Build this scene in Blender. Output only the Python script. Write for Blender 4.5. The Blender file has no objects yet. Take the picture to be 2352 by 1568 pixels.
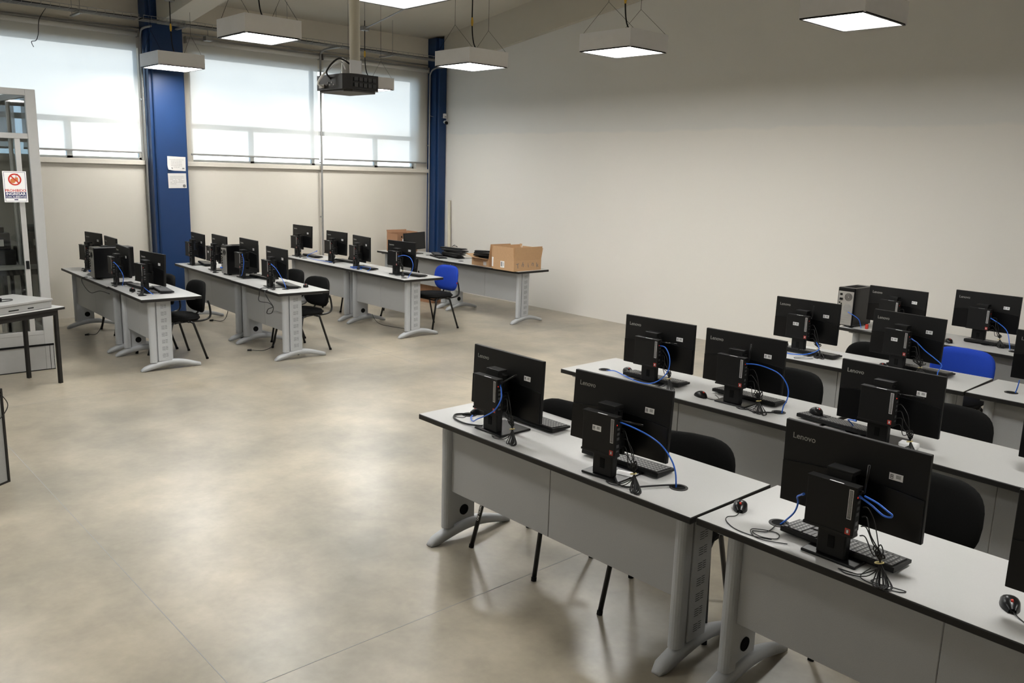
import bpy, bmesh, math, random
from mathutils import Vector, Matrix
S = bpy.context.scene
COL = S.collection
PI = math.pi
random.seed(7)

# ------------------------------------------------------------------ camera
cam_d = bpy.data.cameras.new('camera')
cam = bpy.data.objects.new('camera', cam_d)
COL.objects.link(cam)
cam_d.sensor_width = 36.0
cam_d.lens = 29.636
cam_d.clip_end = 200
Rm = Matrix(((0.6721220243478497, -0.16510721840654136, 0.7217974721600258),
             (0.739838733406134, 0.11046122580217833, -0.663654251961281),
             (0.029843473969290928, 0.9800703668738969, 0.19639613804021053)))
cam.matrix_world = Matrix.Translation((12.179, -9.252, 2.084)) @ Rm.to_4x4()
S.camera = cam

# ------------------------------------------------------------------ exposure, sky
S.view_settings.view_transform = 'Standard'
S.view_settings.look = 'None'
S.view_settings.gamma = 1.0
S.view_settings.exposure = 0.07
S.view_settings.use_curve_mapping = False
LAMP_STRENGTH = 50.0
SKY_STRENGTH = 3.2

world = bpy.data.worlds.new('sky')
S.world = world
world.use_nodes = True
nt = world.node_tree
nt.nodes.clear()
wo = nt.nodes.new('ShaderNodeOutputWorld')
bgn = nt.nodes.new('ShaderNodeBackground')
tc = nt.nodes.new('ShaderNodeTexCoord')
sx = nt.nodes.new('ShaderNodeSeparateXYZ')
nz = nt.nodes.new('ShaderNodeTexNoise')
nz.inputs['Scale'].default_value = 2.2
nz.inputs['Detail'].default_value = 5
mr = nt.nodes.new('ShaderNodeMapRange')
mr.inputs['From Min'].default_value = 0.0
mr.inputs['From Max'].default_value = 0.55
ad = nt.nodes.new('ShaderNodeMath'); ad.operation = 'MULTIPLY_ADD'
ad.inputs[1].default_value = 0.35
cr = nt.nodes.new('ShaderNodeValToRGB')
cr.color_ramp.elements[0].position = 0.24
cr.color_ramp.elements[0].color = (0.62, 0.81, 1.0, 1)
cr.color_ramp.elements[1].position = 0.50
cr.color_ramp.elements[1].color = (1.0, 1.0, 0.98, 1)
bgn.inputs['Strength'].default_value = SKY_STRENGTH
nt.links.new(tc.outputs['Generated'], sx.inputs[0])
nt.links.new(tc.outputs['Generated'], nz.inputs['Vector'])
nt.links.new(sx.outputs['Y'], mr.inputs['Value'])
nt.links.new(nz.outputs['Fac'], ad.inputs[0])
nt.links.new(mr.outputs['Result'], ad.inputs[2])
nt.links.new(ad.outputs[0], cr.inputs['Fac'])
nt.links.new(cr.outputs['Color'], bgn.inputs['Color'])
nt.links.new(bgn.outputs[0], wo.inputs[0])

# ------------------------------------------------------------------ materials
MATS = {}
def mat(name, col, rough=0.5, metal=0.0, var=0.0, vscale=20.0, bump=0.0, bscale=80.0, spec=0.5, emis=0.0, coat=0.0):
    m = bpy.data.materials.new(name); m.use_nodes = True
    n = m.node_tree.nodes; l = m.node_tree.links
    b = n['Principled BSDF']
    c = (col[0], col[1], col[2], 1)
    b.inputs['Base Color'].default_value = c
    b.inputs['Roughness'].default_value = rough
    b.inputs['Metallic'].default_value = metal
    b.inputs['Specular IOR Level'].default_value = spec
    b.inputs['Coat Weight'].default_value = coat
    t = n.new('ShaderNodeTexCoord')
    v = max(var, 0.03)
    no = n.new('ShaderNodeTexNoise'); no.inputs['Scale'].default_value = vscale
    no.inputs['Detail'].default_value = 4
    l.new(t.outputs['Object'], no.inputs['Vector'])
    r = n.new('ShaderNodeMapRange')
    r.inputs['To Min'].default_value = 1 - v; r.inputs['To Max'].default_value = 1 + v
    l.new(no.outputs['Fac'], r.inputs['Value'])
    mx = n.new('ShaderNodeVectorMath'); mx.operation = 'SCALE'
    mx.inputs[0].default_value = col[:3]
    l.new(r.outputs['Result'], mx.inputs['Scale'])
    l.new(mx.outputs[0], b.inputs['Base Color'])
    if bump:
        nb = n.new('ShaderNodeTexNoise'); nb.inputs['Scale'].default_value = bscale; nb.inputs['Detail'].default_value = 3
        l.new(t.outputs['Object'], nb.inputs['Vector'])
        bp = n.new('ShaderNodeBump'); bp.inputs['Strength'].default_value = bump; bp.inputs['Distance'].default_value = 0.002
        l.new(nb.outputs['Fac'], bp.inputs['Height']); l.new(bp.outputs[0], b.inputs['Normal'])
    if emis:
        b.inputs['Emission Color'].default_value = c
        b.inputs['Emission Strength'].default_value = emis
    MATS[name] = m
    return m

M_black = mat('black_plastic', (0.0055, 0.0055, 0.0055), 0.5, spec=0.28, var=0.15, bump=0.15, bscale=900)
M_blackg = mat('black_gloss_plastic', (0.004, 0.004, 0.0045), 0.28, spec=0.3)
M_key = mat('keycap_black', (0.045, 0.045, 0.046), 0.4)
M_port = mat('port_metal', (0.10, 0.10, 0.10), 0.4, metal=0.5)
M_screen = mat('monitor_screen', (0.006, 0.006, 0.007), 0.12)
M_logo = mat('logo_grey', (0.30, 0.30, 0.28), 0.4)
M_white = mat('white_label', (0.85, 0.85, 0.85), 0.5)
M_print = mat('label_print', (0.16, 0.16, 0.16), 0.6)
M_red = mat('red_mark', (0.55, 0.035, 0.02), 0.4)
M_redled = mat('red_light', (0.8, 0.04, 0.02), 0.4, emis=0.35)
M_blue = mat('blue_cable', (0.03, 0.16, 0.72), 0.4)
M_cable = mat('black_cable', (0.010, 0.010, 0.010), 0.5, spec=0.35)
M_tie = mat('yellow_tie', (0.62, 0.52, 0.24), 0.6)
M_lam = mat('grey_laminate', (0.50, 0.50, 0.49), 0.38, var=0.05, vscale=250)
M_edge = mat('black_edge', (0.013, 0.012, 0.011), 0.5, spec=0.3)
M_metal = mat('painted_grey_metal', (0.42, 0.435, 0.45), 0.42, var=0.06, vscale=180, bump=0.25, bscale=500)
M_panel = mat('grey_panel', (0.36, 0.365, 0.365), 0.5, var=0.10, vscale=350, bump=0.2, bscale=200)
M_slot = mat('slot_dark', (0.012, 0.012, 0.012), 0.8, spec=0.05)
M_fabric = mat('black_fabric', (0.010, 0.010, 0.010), 0.9, var=0.3, vscale=300, bump=0.5, bscale=600, spec=0.1)
M_bluefab = mat('blue_fabric', (0.016, 0.055, 0.42), 0.9, var=0.15, vscale=300, bump=0.5, bscale=600, spec=0.2)
M_tube = mat('black_tube', (0.008, 0.008, 0.008), 0.3, spec=0.4)
M_card = mat('cardboard', (0.50, 0.31, 0.165), 0.8, var=0.08, vscale=30)
M_card2 = mat('brown_cardboard', (0.34, 0.18, 0.10), 0.8, var=0.08, vscale=30)
M_wall = mat('cream_plaster', (0.68, 0.64, 0.565), 0.75, var=0.03, vscale=2.5, bump=0.12, bscale=40)
M_alum = mat('aluminium', (0.56, 0.56, 0.55), 0.4, metal=0.6, var=0.05)
M_tubew = mat('roller_tube_grey', (0.62, 0.61, 0.58), 0.35)
M_boothw = mat('booth_white_frame', (0.40, 0.40, 0.39), 0.5, var=0.04)
M_ceil = mat('ceiling_paint', (0.54, 0.51, 0.44), 0.8, var=0.04, vscale=3, bump=0.1, bscale=30)
M_colb = mat('blue_paint', (0.005, 0.034, 0.120), 0.42, var=0.08, vscale=6, bump=0.1, bscale=60)
M_lampbody = mat('lamp_body_grey', (0.82, 0.82, 0.84), 0.5)
M_galv = mat('galvanised_steel', (0.33, 0.33, 0.32), 0.45, metal=0.5, var=0.15, vscale=30)
M_yel = mat('yellow_connector', (0.75, 0.47, 0.06), 0.5)
M_proj = mat('projector_black', (0.014, 0.013, 0.013), 0.3)
M_cream = mat('cream_pole', (0.62, 0.58, 0.47), 0.45, var=0.06)
M_paper = mat('paper', (0.62, 0.60, 0.58), 0.8)
M_steel = mat('tower_steel', (0.36, 0.35, 0.33), 0.4, metal=0.4, var=0.1)
M_navy = mat('navy_print', (0.02, 0.025, 0.12), 0.6)
M_orange = mat('food_print', (0.6, 0.2, 0.05), 0.6)
M_slab = mat('grey_speckled', (0.31, 0.31, 0.30), 0.7, var=0.12, vscale=120)
M_out = mat('outside_render', (0.6, 0.6, 0.58), 0.9)
M_frame = mat('window_frame', (0.5, 0.5, 0.48), 0.5, var=0.05)

def floor_material():
    m = bpy.data.materials.new('polished_concrete'); m.use_nodes = True
    n = m.node_tree.nodes; l = m.node_tree.links; b = n['Principled BSDF']
    t = n.new('ShaderNodeTexCoord')
    def noise(sc, det, dist=0.0, rough=0.5):
        o = n.new('ShaderNodeTexNoise'); o.inputs['Scale'].default_value = sc
        o.inputs['Detail'].default_value = det; o.inputs['Distortion'].default_value = dist
        o.inputs['Roughness'].default_value = rough
        l.new(t.outputs['Object'], o.inputs['Vector']); return o
    n1 = noise(0.9, 5, 0.0, 0.55); n2 = noise(4.0, 9, 0.15, 0.62); n3 = noise(28, 4)
    r1 = n.new('ShaderNodeValToRGB')
    r1.color_ramp.elements[0].position = 0.28; r1.color_ramp.elements[0].color = (0.225, 0.205, 0.165, 1)
    r1.color_ramp.elements[1].position = 0.72; r1.color_ramp.elements[1].color = (0.45, 0.395, 0.30, 1)
    l.new(n1.outputs['Fac'], r1.inputs['Fac'])
    r2 = n.new('ShaderNodeMapRange'); r2.clamp = False; r2.inputs['From Min'].default_value = 0.0; r2.inputs['From Max'].default_value = 1.0
    r2.inputs['To Min'].default_value = 0.62; r2.inputs['To Max'].default_value = 1.34
    l.new(n2.outputs['Fac'], r2.inputs['Value'])
    r3 = n.new('ShaderNodeMapRange'); r3.inputs['To Min'].default_value = 0.92; r3.inputs['To Max'].default_value = 1.08
    l.new(n3.outputs['Fac'], r3.inputs['Value'])
    mu = n.new('ShaderNodeMath'); mu.operation = 'MULTIPLY'
    l.new(r2.outputs[0], mu.inputs[0]); l.new(r3.outputs[0], mu.inputs[1])
    vs = n.new('ShaderNodeVectorMath'); vs.operation = 'SCALE'
    l.new(r1.outputs['Color'], vs.inputs[0]); l.new(mu.outputs[0], vs.inputs['Scale'])
    l.new(vs.outputs[0], b.inputs['Base Color'])
    rr = n.new('ShaderNodeMapRange'); rr.inputs['From Min'].default_value = 0.1; rr.inputs['From Max'].default_value = 0.9
    rr.inputs['To Min'].default_value = 0.27; rr.inputs['To Max'].default_value = 0.40
    n4 = noise(2.0, 6, 0.1)
    l.new(n4.outputs['Fac'], rr.inputs['Value']); l.new(rr.outputs[0], b.inputs['Roughness'])
    b.inputs['Specular IOR Level'].default_value = 0.55
    b.inputs['Coat Weight'].default_value = 0.30; b.inputs['Coat Roughness'].default_value = 0.27; b.inputs['Coat IOR'].default_value = 1.4
    return m
M_floor = floor_material()

def side_wall_material():
    m = bpy.data.materials.new('side_wall_plaster'); m.use_nodes = True
    n = m.node_tree.nodes; l = m.node_tree.links; b = n['Principled BSDF']
    b.inputs['Roughness'].default_value = 0.6
    t = n.new('ShaderNodeTexCoord'); sp = n.new('ShaderNodeSeparateXYZ'); l.new(t.outputs['Object'], sp.inputs[0])
    no = n.new('ShaderNodeTexNoise'); no.inputs['Scale'].default_value = 2.0; no.inputs['Detail'].default_value = 6
    l.new(t.outputs['Object'], no.inputs['Vector'])
    # a second coat of paint up to about 2.7 m, with a hand rolled edge
    ma = n.new('ShaderNodeMath'); ma.operation = 'MULTIPLY_ADD'; ma.inputs[1].default_value = 0.16
    l.new(no.outputs['Fac'], ma.inputs[0]); l.new(sp.outputs['Z'], ma.inputs[2])
    r = n.new('ShaderNodeMapRange'); r.inputs['From Min'].default_value = 2.76; r.inputs['From Max'].default_value = 2.80
    l.new(ma.outputs[0], r.inputs['Value'])
    mx = n.new('ShaderNodeMix'); mx.data_type = 'RGBA'
    mx.inputs['A'].default_value = (0.775, 0.75, 0.705, 1); mx.inputs['B'].default_value = (0.715, 0.71, 0.685, 1)
    l.new(r.outputs[0], mx.inputs['Factor']); l.new(mx.outputs['Result'], b.inputs['Base Color'])
    n2 = n.new('ShaderNodeTexNoise'); n2.inputs['Scale'].default_value = 40
    l.new(t.outputs['Object'], n2.inputs['Vector'])
    bp = n.new('ShaderNodeBump'); bp.inputs['Strength'].default_value = 0.12; bp.inputs['Distance'].default_value = 0.002
    l.new(n2.outputs['Fac'], bp.inputs['Height']); l.new(bp.outputs[0], b.inputs['Normal'])
    return m
M_side = side_wall_material()

def blind_material():
    m = bpy.data.materials.new('screen_fabric'); m.use_nodes = True
    n = m.node_tree.nodes; l = m.node_tree.links; n.remove(n['Principled BSDF'])
    out = n['Material Output']
    t = n.new('ShaderNodeTexCoord')
    w = n.new('ShaderNodeTexNoise'); w.inputs['Scale'].default_value = 3
    l.new(t.outputs['Object'], w.inputs['Vector'])
    mr_ = n.new('ShaderNodeMapRange'); mr_.inputs['To Min'].default_value = 0.13; mr_.inputs['To Max'].default_value = 0.16
    l.new(w.outputs['Fac'], mr_.inputs['Value'])
    tr = n.new('ShaderNodeBsdfTransparent'); tl = n.new('ShaderNodeBsdfTranslucent'); df = n.new('ShaderNodeBsdfDiffuse')
    tl.inputs['Color'].default_value = (0.74, 0.73, 0.71, 1); df.inputs['Color'].default_value = (0.90, 0.88, 0.82, 1)
    m1 = n.new('ShaderNodeMixShader'); m1.inputs[0].default_value = 0.5
    l.new(tl.outputs[0], m1.inputs[1]); l.new(df.outputs[0], m1.inputs[2])
    m2 = n.new('ShaderNodeMixShader')
    l.new(mr_.outputs[0], m2.inputs[0]); l.new(m1.outputs[0], m2.inputs[1]); l.new(tr.outputs[0], m2.inputs[2])
    l.new(m2.outputs[0], out.inputs[0])
    return m
M_blind = blind_material()

def glass_material(name, tint):
    m = bpy.data.materials.new(name); m.use_nodes = True
    n = m.node_tree.nodes; l = m.node_tree.links; n.remove(n['Principled BSDF'])
    out = n['Material Output']
    g = n.new('ShaderNodeBsdfGlossy'); g.inputs['Roughness'].default_value = 0.02
    tr = n.new('ShaderNodeBsdfTransparent'); tr.inputs['Color'].default_value = tint
    fr = n.new('ShaderNodeFresnel'); fr.inputs['IOR'].default_value = 1.45
    mx = n.new('ShaderNodeMixShader')
    l.new(fr.outputs[0], mx.inputs[0]); l.new(tr.outputs[0], mx.inputs[1]); l.new(g.outputs[0], mx.inputs[2])
    l.new(mx.outputs[0], out.inputs[0])
    return m
M_glass = glass_material('window_glass', (0.93, 0.96, 0.97, 1))
M_bglass = glass_material('booth_glass', (0.93, 0.95, 0.94, 1))

def emit_material(name, col, st):
    m = bpy.data.materials.new(name); m.use_nodes = True
    n = m.node_tree.nodes; l = m.node_tree.links; n.remove(n['Principled BSDF'])
    e = n.new('ShaderNodeEmission'); e.inputs['Color'].default_value = (*col, 1); e.inputs['Strength'].default_value = st
    l.new(e.outputs[0], n['Material Output'].inputs[0])
    return m
M_lamp = emit_material('lamp_diffuser', (1.0, 0.985, 0.95), LAMP_STRENGTH)

# ------------------------------------------------------------------ mesh helpers
class B:
    def __init__(s): s.b = bmesh.new()
    def _x(s, verts, M):
        if M is not None:
            for v in verts: v.co = M @ v.co
    def box(s, x0, x1, y0, y1, z0, z1, M=None, bev=0.0, seg=2):
        r = bmesh.ops.create_cube(s.b, size=1.0)
        vs = r['verts']
        for v in vs:
            v.co = Vector(((x0+x1)/2 + v.co.x*(x1-x0), (y0+y1)/2 + v.co.y*(y1-y0), (z0+z1)/2 + v.co.z*(z1-z0)))
        if bev:
            es = list({e for v in vs for e in v.link_edges})
            q = bmesh.ops.bevel(s.b, geom=es, offset=bev, segments=seg, affect='EDGES', profile=0.5)
            vs = list({v for f in q['faces'] for v in f.verts} | {v for v in vs if v.is_valid})
        s._x(vs, M); return s
    def prism(s, pts, z0, z1, M=None):
        """pts: 2D outline in xy, extruded z0..z1"""
        lo = [s.b.verts.new((p[0], p[1], z0)) for p in pts]
        hi = [s.b.verts.new((p[0], p[1], z1)) for p in pts]
        n = len(pts)
        s.b.faces.new(lo[::-1]); s.b.faces.new(hi)
        for i in range(n):
            s.b.faces.new((lo[i], lo[(i+1) % n], hi[(i+1) % n], hi[i]))
        s._x(lo+hi, M); return s
    def quad(s, ps, M=None):
        vs = [s.b.verts.new(p) for p in ps]; s.b.faces.new(vs); s._x(vs, M); return s
    def cyl(s, p0, p1, r, seg=16, r2=None):
        return s.tube([p0, p1], r, seg, r2=r2)
    def tube(s, pts, r, seg=8, closed=False, r2=None):
        P = [Vector(p) for p in pts]; n = len(P)
        if r2 is None: r2 = r
        T = []
        for i in range(n):
            a = P[i-1] if (i > 0 or closed) else P[i]
            b = P[(i+1) % n] if (i < n-1 or closed) else P[i]
            d = (b-a)
            T.append(d.normalized() if d.length > 1e-9 else Vector((0, 0, 1)))
        up = Vector((0, 0, 1)) if abs(T[0].z) < 0.9 else Vector((1, 0, 0))
        N = (up - T[0]*up.dot(T[0])).normalized()
        rings = []
        for i in range(n):
            N = N - T[i]*N.dot(T[i])
            if N.length < 1e-6: N = T[i].orthogonal()
            N.normalize()
            Bn = T[i].cross(N)
            rad = r + (r2-r)*i/max(1, n-1)
            rings.append([s.b.verts.new(P[i] + (N*math.cos(2*PI*k/seg) + Bn*math.sin(2*PI*k/seg))*rad) for k in range(seg)])
        m = n if closed else n-1
        for i in range(m):
            a = rings[i]; b = rings[(i+1) % n]
            for k in range(seg):
                s.b.faces.new((a[k], a[(k+1) % seg], b[(k+1) % seg], b[k]))
        if not closed:
            s.b.faces.new(rings[0][::-1]); s.b.faces.new(rings[-1])
        return s
    def disc(s, c, r, h, seg=24, M=None):
        pts = [(c[0]+r*math.cos(2*PI*k/seg), c[1]+r*math.sin(2*PI*k/seg)) for k in range(seg)]
        return s.prism(pts, c[2], c[2]+h, M)
    def ring(s, c, r0, r1, z0, z1, seg=28, M=None):
        V = []
        for k in range(seg):
            a = 2*PI*k/seg
            V.append([s.b.verts.new((c[0]+q*math.cos(a), c[1]+q*math.sin(a), z)) for q, z in ((r0, z0), (r1, z0), (r1, z1), (r0, z1))])
        for k in range(seg):
            a = V[k]; b = V[(k+1) % seg]
            for j in range(4):
                s.b.faces.new((a[j], b[j], b[(j+1) % 4], a[(j+1) % 4]))
        s._x([v for q in V for v in q], M); return s
    def grid(s, f, nu, nv):
        """sheet with f(i,j)->Vector"""
        g = [[s.b.verts.new(f(i/(nu-1), j/(nv-1))) for j in range(nv)] for i in range(nu)]
        for i in range(nu-1):
            for j in range(nv-1):
                s.b.faces.new((g[i][j], g[i+1][j], g[i+1][j+1], g[i][j+1]))
        return s
    def add(s, me, M=None):
        n0 = len(s.b.verts)
        s.b.from_mesh(me); s.b.verts.ensure_lookup_table()
        s._x(s.b.verts[n0:], M); return s
    def mesh(s, name, smooth=False):
        bmesh.ops.recalc_face_normals(s.b, faces=s.b.faces[:])
        me = bpy.data.meshes.new(name); s.b.to_mesh(me); s.b.free()
        if smooth:
            for p in me.polygons: p.use_smooth = True
        return me

def obj(name, me, m, parent=None, M=None, smooth=False):
    """link ONE mesh object (me: B or mesh)"""
    if isinstance(me, B): me = me.mesh(name, smooth)
    if m is not None and len(me.materials) == 0: me.materials.append(m)
    o = bpy.data.objects.new(name, me); COL.objects.link(o)
    if parent is not None: o.parent = parent
    if M is not None: o.matrix_local = M
    return o
def multi(key, parts):
    """one mesh from several (builder, material) pairs"""
    if key in _C: return _C[key]
    big = bmesh.new(); ms = []
    for fn, m in parts:
        me = fn().mesh('tmp') if callable(fn) else fn
        n0 = len(big.faces); big.from_mesh(me); big.faces.ensure_lookup_table()
        for f in big.faces[n0:]: f.material_index = len(ms)
        ms.append(m)
    me = bpy.data.meshes.new(key if isinstance(key, str) else str(key[0])); big.to_mesh(me); big.free()
    for m in ms: me.materials.append(m)
    _C[key] = me; return me
_C = {}
def tag(o, label, cat, group=None):
    o['label'] = label; o['category'] = cat
    if group: o['group'] = group
    return o
def thing(name, label, cat, loc=(0, 0, 0), rz=0.0, group=None, M=None):
    o = bpy.data.objects.new(name, None); COL.objects.link(o)
    o.empty_display_size = 0.1
    if M is not None: o.matrix_world = M
    else:
        o.location = loc; o.rotation_euler = (0, 0, rz)
    return tag(o, label, cat, group)
def struct(name, b, m, parent=None, smooth=False):
    o = obj(name, b, m, parent, smooth=smooth)
    if parent is None: o['kind'] = 'structure'
    return o
def crom(P, n=6, closed=False):
    """Catmull-Rom through P"""
    P = [Vector(p) for p in P]; out = []; N = len(P)
    R = range(N if closed else N-1)
    for i in R:
        if closed: p0, p1, p2, p3 = P[i-1], P[i], P[(i+1) % N], P[(i+2) % N]
        else: p0 = P[max(i-1, 0)]; p1 = P[i]; p2 = P[i+1]; p3 = P[min(i+2, N-1)]
        for k in range(n):
            t = k/n
            out.append(0.5*((2*p1) + (p2-p0)*t + (2*p0-5*p1+4*p2-p3)*t*t + (3*p1-p0-3*p2+p3)*t**3))
    if not closed: out.append(P[-1])
    return out
_T = {}
def text_mesh(s, size, ext=0.0004, bold=0.0):
    k = (s, size, ext, bold)
    if k in _T: return _T[k]
    c = bpy.data.curves.new('txt', 'FONT'); c.body = s; c.size = size; c.extrude = ext; c.offset = bold
    c.align_x = 'CENTER'; c.align_y = 'CENTER'; c.resolution_u = 3
    o = bpy.data.objects.new('txt', c); COL.objects.link(o)
    bpy.context.view_layer.update()
    me = bpy.data.meshes.new_from_object(o.evaluated_get(bpy.context.evaluated_depsgraph_get()))
    bpy.data.objects.remove(o); bpy.data.curves.remove(c)
    me.materials.clear()
    _T[k] = me
    return me
RX = Matrix.Rotation(PI/2, 4, 'X')            # text upright, facing -y
def RZ(a): return Matrix.Rotation(a, 4, 'Z')
def TR(x, y, z): return Matrix.Translation((x, y, z))
def cached(key, fn):
    if key not in _C: _C[key] = fn()
    return _C[key]

# ------------------------------------------------------------------ room shell
XE, YS = 16.0, -14.5      # far ends of the room behind and beside the camera
def roof(x): return 4.27 + 0.142*x
struct('floor', B().box(-0.3, XE+.2, YS-.2, 0.3, -0.15, 0.0), M_floor)
# side wall (right of the photo)
b = B().prism([(-0.3, 0), (XE+.2, 0), (XE+.2, roof(XE+.2)), (-0.3, roof(-.3))], 0, 0.25)
for v in b.b.verts: v.co = Vector((v.co.x, v.co.z, v.co.y))
struct('wall_right', b, M_side)
b = B().prism([(-0.3, 0), (XE+.2, 0), (XE+.2, roof(XE+.2)), (-0.3, roof(-.3))], YS-.2, YS)
for v in b.b.verts: v.co = Vector((v.co.x, v.co.z, v.co.y))
struct('wall_left', b, M_wall)
struct('wall_back', B().box(XE, XE+.2, YS, 0, 0, roof(XE)+.05), M_wall)
# ceiling: sloped slab
b = B().prism([(-0.3, roof(-.3)), (XE+.3, roof(XE+.3)), (XE+.3, roof(XE+.3)+.15), (-0.3, roof(-.3)+.15)], YS-.2, 0.25)
for v in b.b.verts: v.co = Vector((v.co.x, v.co.z, v.co.y))
struct('ceiling', b, M_ceil)
# window wall with openings
BAYS = [(-10.2, -5.03), (-4.34, -0.44)]
ZB, ZT = 2.10, 3.57
b = B()
b.box(-0.2, 0, YS, 0, 0, ZB)
b.box(-0.2, 0, YS, 0, ZT, roof(-0.0)+.02)
ys = [YS] + [q for bay in BAYS for q in bay] + [0]
for i in range(0, len(ys), 2):
    b.box(-0.2, 0, ys[i], ys[i+1], ZB, ZT)
struct('wall_window', b, M_wall)
# cream sill ledge in front, thin shadow gap under it
struct('trim_1', B().box(0, 0.05, -10.2, -5.0, 2.035, 2.095, bev=.004), M_wall)
struct('trim_2', B().box(0, 0.05, -4.50, -0.2, 2.035, 2.095, bev=.004), M_wall)
for i, (y0, y1) in enumerate(BAYS):
    f = B()
    t = .03
    f.box(-.14, -.08, y0, y1, ZB, ZB+t); f.box(-.14, -.08, y0, y1, ZT-t, ZT)
    f.box(-.14, -.08, y0, y0+t, ZB, ZT); f.box(-.14, -.08, y1-t, y1, ZB, ZT)
    f.box(-.14, -.08, y0, y1, 2.565, 2.635)
    if i == 0:
        for yy in (-5.94, -7.1, -8.3, -9.4): f.box(-.14, -.08, yy-.035, yy+.035, ZB, 2.57)
    else:
        for yy in (-3.41, -1.21): f.box(-.14, -.08, yy-.03, yy+.03, ZB, 2.57)
        f.box(-.14, -.08, -2.41, -2.36, ZB, ZT)
    w = struct('window_%d' % (i+1), f, M_frame)
    obj('pane', B().box(-.115, -.110, y0, y1, ZB, ZT), M_glass, w)
# side beam along the right wall and rafter from the near column
def sloped(y0, y1, x0, x1, zlow, h):
    b = B().prism([(x0, zlow(x0)), (x1, zlow(x1)), (x1, zlow(x1)+h), (x0, zlow(x0)+h)], y0, y1)
    for v in b.b.verts: v.co = Vector((v.co.x, v.co.z, v.co.y))
    return b
struct('trim_3', sloped(-0.08, 0.0, 0.285, XE, lambda x: 3.765+.138*x, .55), M_ceil)
struct('trim_4', sloped(-4.87, -4.53, 0.02, XE, lambda x: 3.83+.125*x, .62), M_ceil)
struct('trim_5', sloped(-9.9, -9.55, 0.02, XE, lambda x: 3.83+.125*x, .62), M_ceil)
# columns
def column(name, x0, x1, y0, y1, label, top):
    t = thing(name, label, 'column', (0, 0, 0))
    obj('shaft', B().box(x0, x1, y0, y1, 0, top, bev=.02, seg=2), M_colb, t)
    obj('flange', B().box(x0, x1-.05, y0-.035, y0+.01, 0, top, bev=.004), M_colb, t)
    return t
column('steel_column', 0.0, 0.30, -4.965, -4.535, 'tall navy blue column between the first and second window bays, two papers on it', 4.28)
column('steel_column', 0.0, 0.28, -0.17, -0.005, 'tall navy blue column in the far corner beside the white side wall', 4.27)
# floor saw-cut joints
for nm, (x0, y0, x1, y1) in (('trim_6', (2.0, -7.95, 15.5, -8.0)), ('trim_7', (4.2, -0.3, 4.24, -13.5)), ('trim_8', (9.2, -0.3, 9.24, -13.5)), ('trim_9', (2.0, -3.9, 15.5, -3.9))):
    a = math.atan2(y1-y0, x1-x0); L = math.hypot(x1-x0, y1-y0)
    o = struct(nm, B().box(0, L, -.0022, .0022, 0.0, 0.0006, M=TR(x0, y0, 0) @ RZ(a)), MATS['grey_speckled'])

# ------------------------------------------------------------------ roller blinds
def blind(y0, y1, label, top=3.74, bot=2.20, x=.055):
    t = thing('roller_blind', label, 'blind', (x, (y0+y1)/2, top), group='roller blinds over the windows')
    w = (y1-y0)
    obj('fabric', B().grid(lambda u, v: Vector((0.004*math.sin(u*9+v*2)*v, -w/2+.015+u*(w-.03), -v*(top-bot))), 24, 10), M_blind, t, smooth=True)
    obj('roller_tube', B().cyl((0, -w/2, 0.0), (0, w/2, 0.0), .034, 20), M_tubew, t, smooth=True)
    obj('head_rail', B().box(-.035, .03, -w/2, w/2, .03, .05).box(-.04, .045, -w/2-.012, -w/2, -.04, .05).box(-.04, .045, w/2, w/2+.012, -.04, .05), M_galv, t)
    obj('bottom_bar', B().box(-.012, .012, -w/2+.01, w/2-.01, -(top-bot)-.012, -(top-bot)+.014, bev=.004), M_galv, t)
    return t
blind(-7.55, -5.055, 'long roller blind glowing pale blue left of the near blue column')
blind(-4.40, -2.345, 'wide glowing white roller blind between the blue column and the grey conduit post')
blind(-2.275, -0.255, 'glowing white roller blind right of the conduit, beside the corner column')
blind(-10.2, -7.60, 'roller blind at the far left behind the glass booth')

def conduit(label, pts, r=.013, clips=()):
    t = thing('conduit', label, 'pipe', pts[0])
    M = TR(*pts[0]).inverted()
    obj('pipe', B().tube([M @ Vector(p) for p in crom(pts, 4)], r, 10), M_galv, t, smooth=True)
    for c in clips: obj('clip', B().box(c[0]-.016, c[0]+.01, c[1]-.025, c[1]+.025, c[2]-.01, c[2]+.01, M=M), M_galv, t)
    return t
conduit('galvanised conduit running down the wall between the two white blinds', [(.7, -2.33, 3.84), (.3, -2.33, 3.84), (.12, -2.33, 3.80), (.09, -2.33, 3.65), (.09, -2.33, 2.5), (.09, -2.33, 1.2), (.09, -2.33, .45)], .016, [(.07, -2.33, 2.15), (.07, -2.33, 1.3)])
conduit('thin steel conduit running down the left edge of the near blue column', [(.5, -5.025, 3.80), (.2, -5.025, 3.80), (.12, -5.025, 3.74), (.10, -5.025, 3.5), (.10, -5.025, 2.2), (.10, -5.025, .3)], .014, [(.07, -5.03, 2.9)])
conduit('second conduit dropping beside the near blue column to the sockets', [(.04, -5.02, 2.02), (.04, -5.02, 1.2), (.04, -5.02, .3)], .012)
conduit('galvanised conduit bending down beside the corner column', [(.5, -.235, 3.77), (.25, -.235, 3.77), (.12, -.235, 3.70), (.10, -.235, 3.5), (.10, -.235, 2.2), (.10, -.235, .5)], .014, [(.08, -.235, 2.5)])
conduit('long horizontal conduit along the window wall above the blinds', [(.06, -9.5, 3.80), (.06, -6.5, 3.80), (.06, -5.0, 3.82)], .010)
conduit('horizontal conduit above the two white blinds by the corner', [(.06, -4.5, 3.83), (.06, -2.4, 3.83), (.06, -.25, 3.83)], .010)
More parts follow.
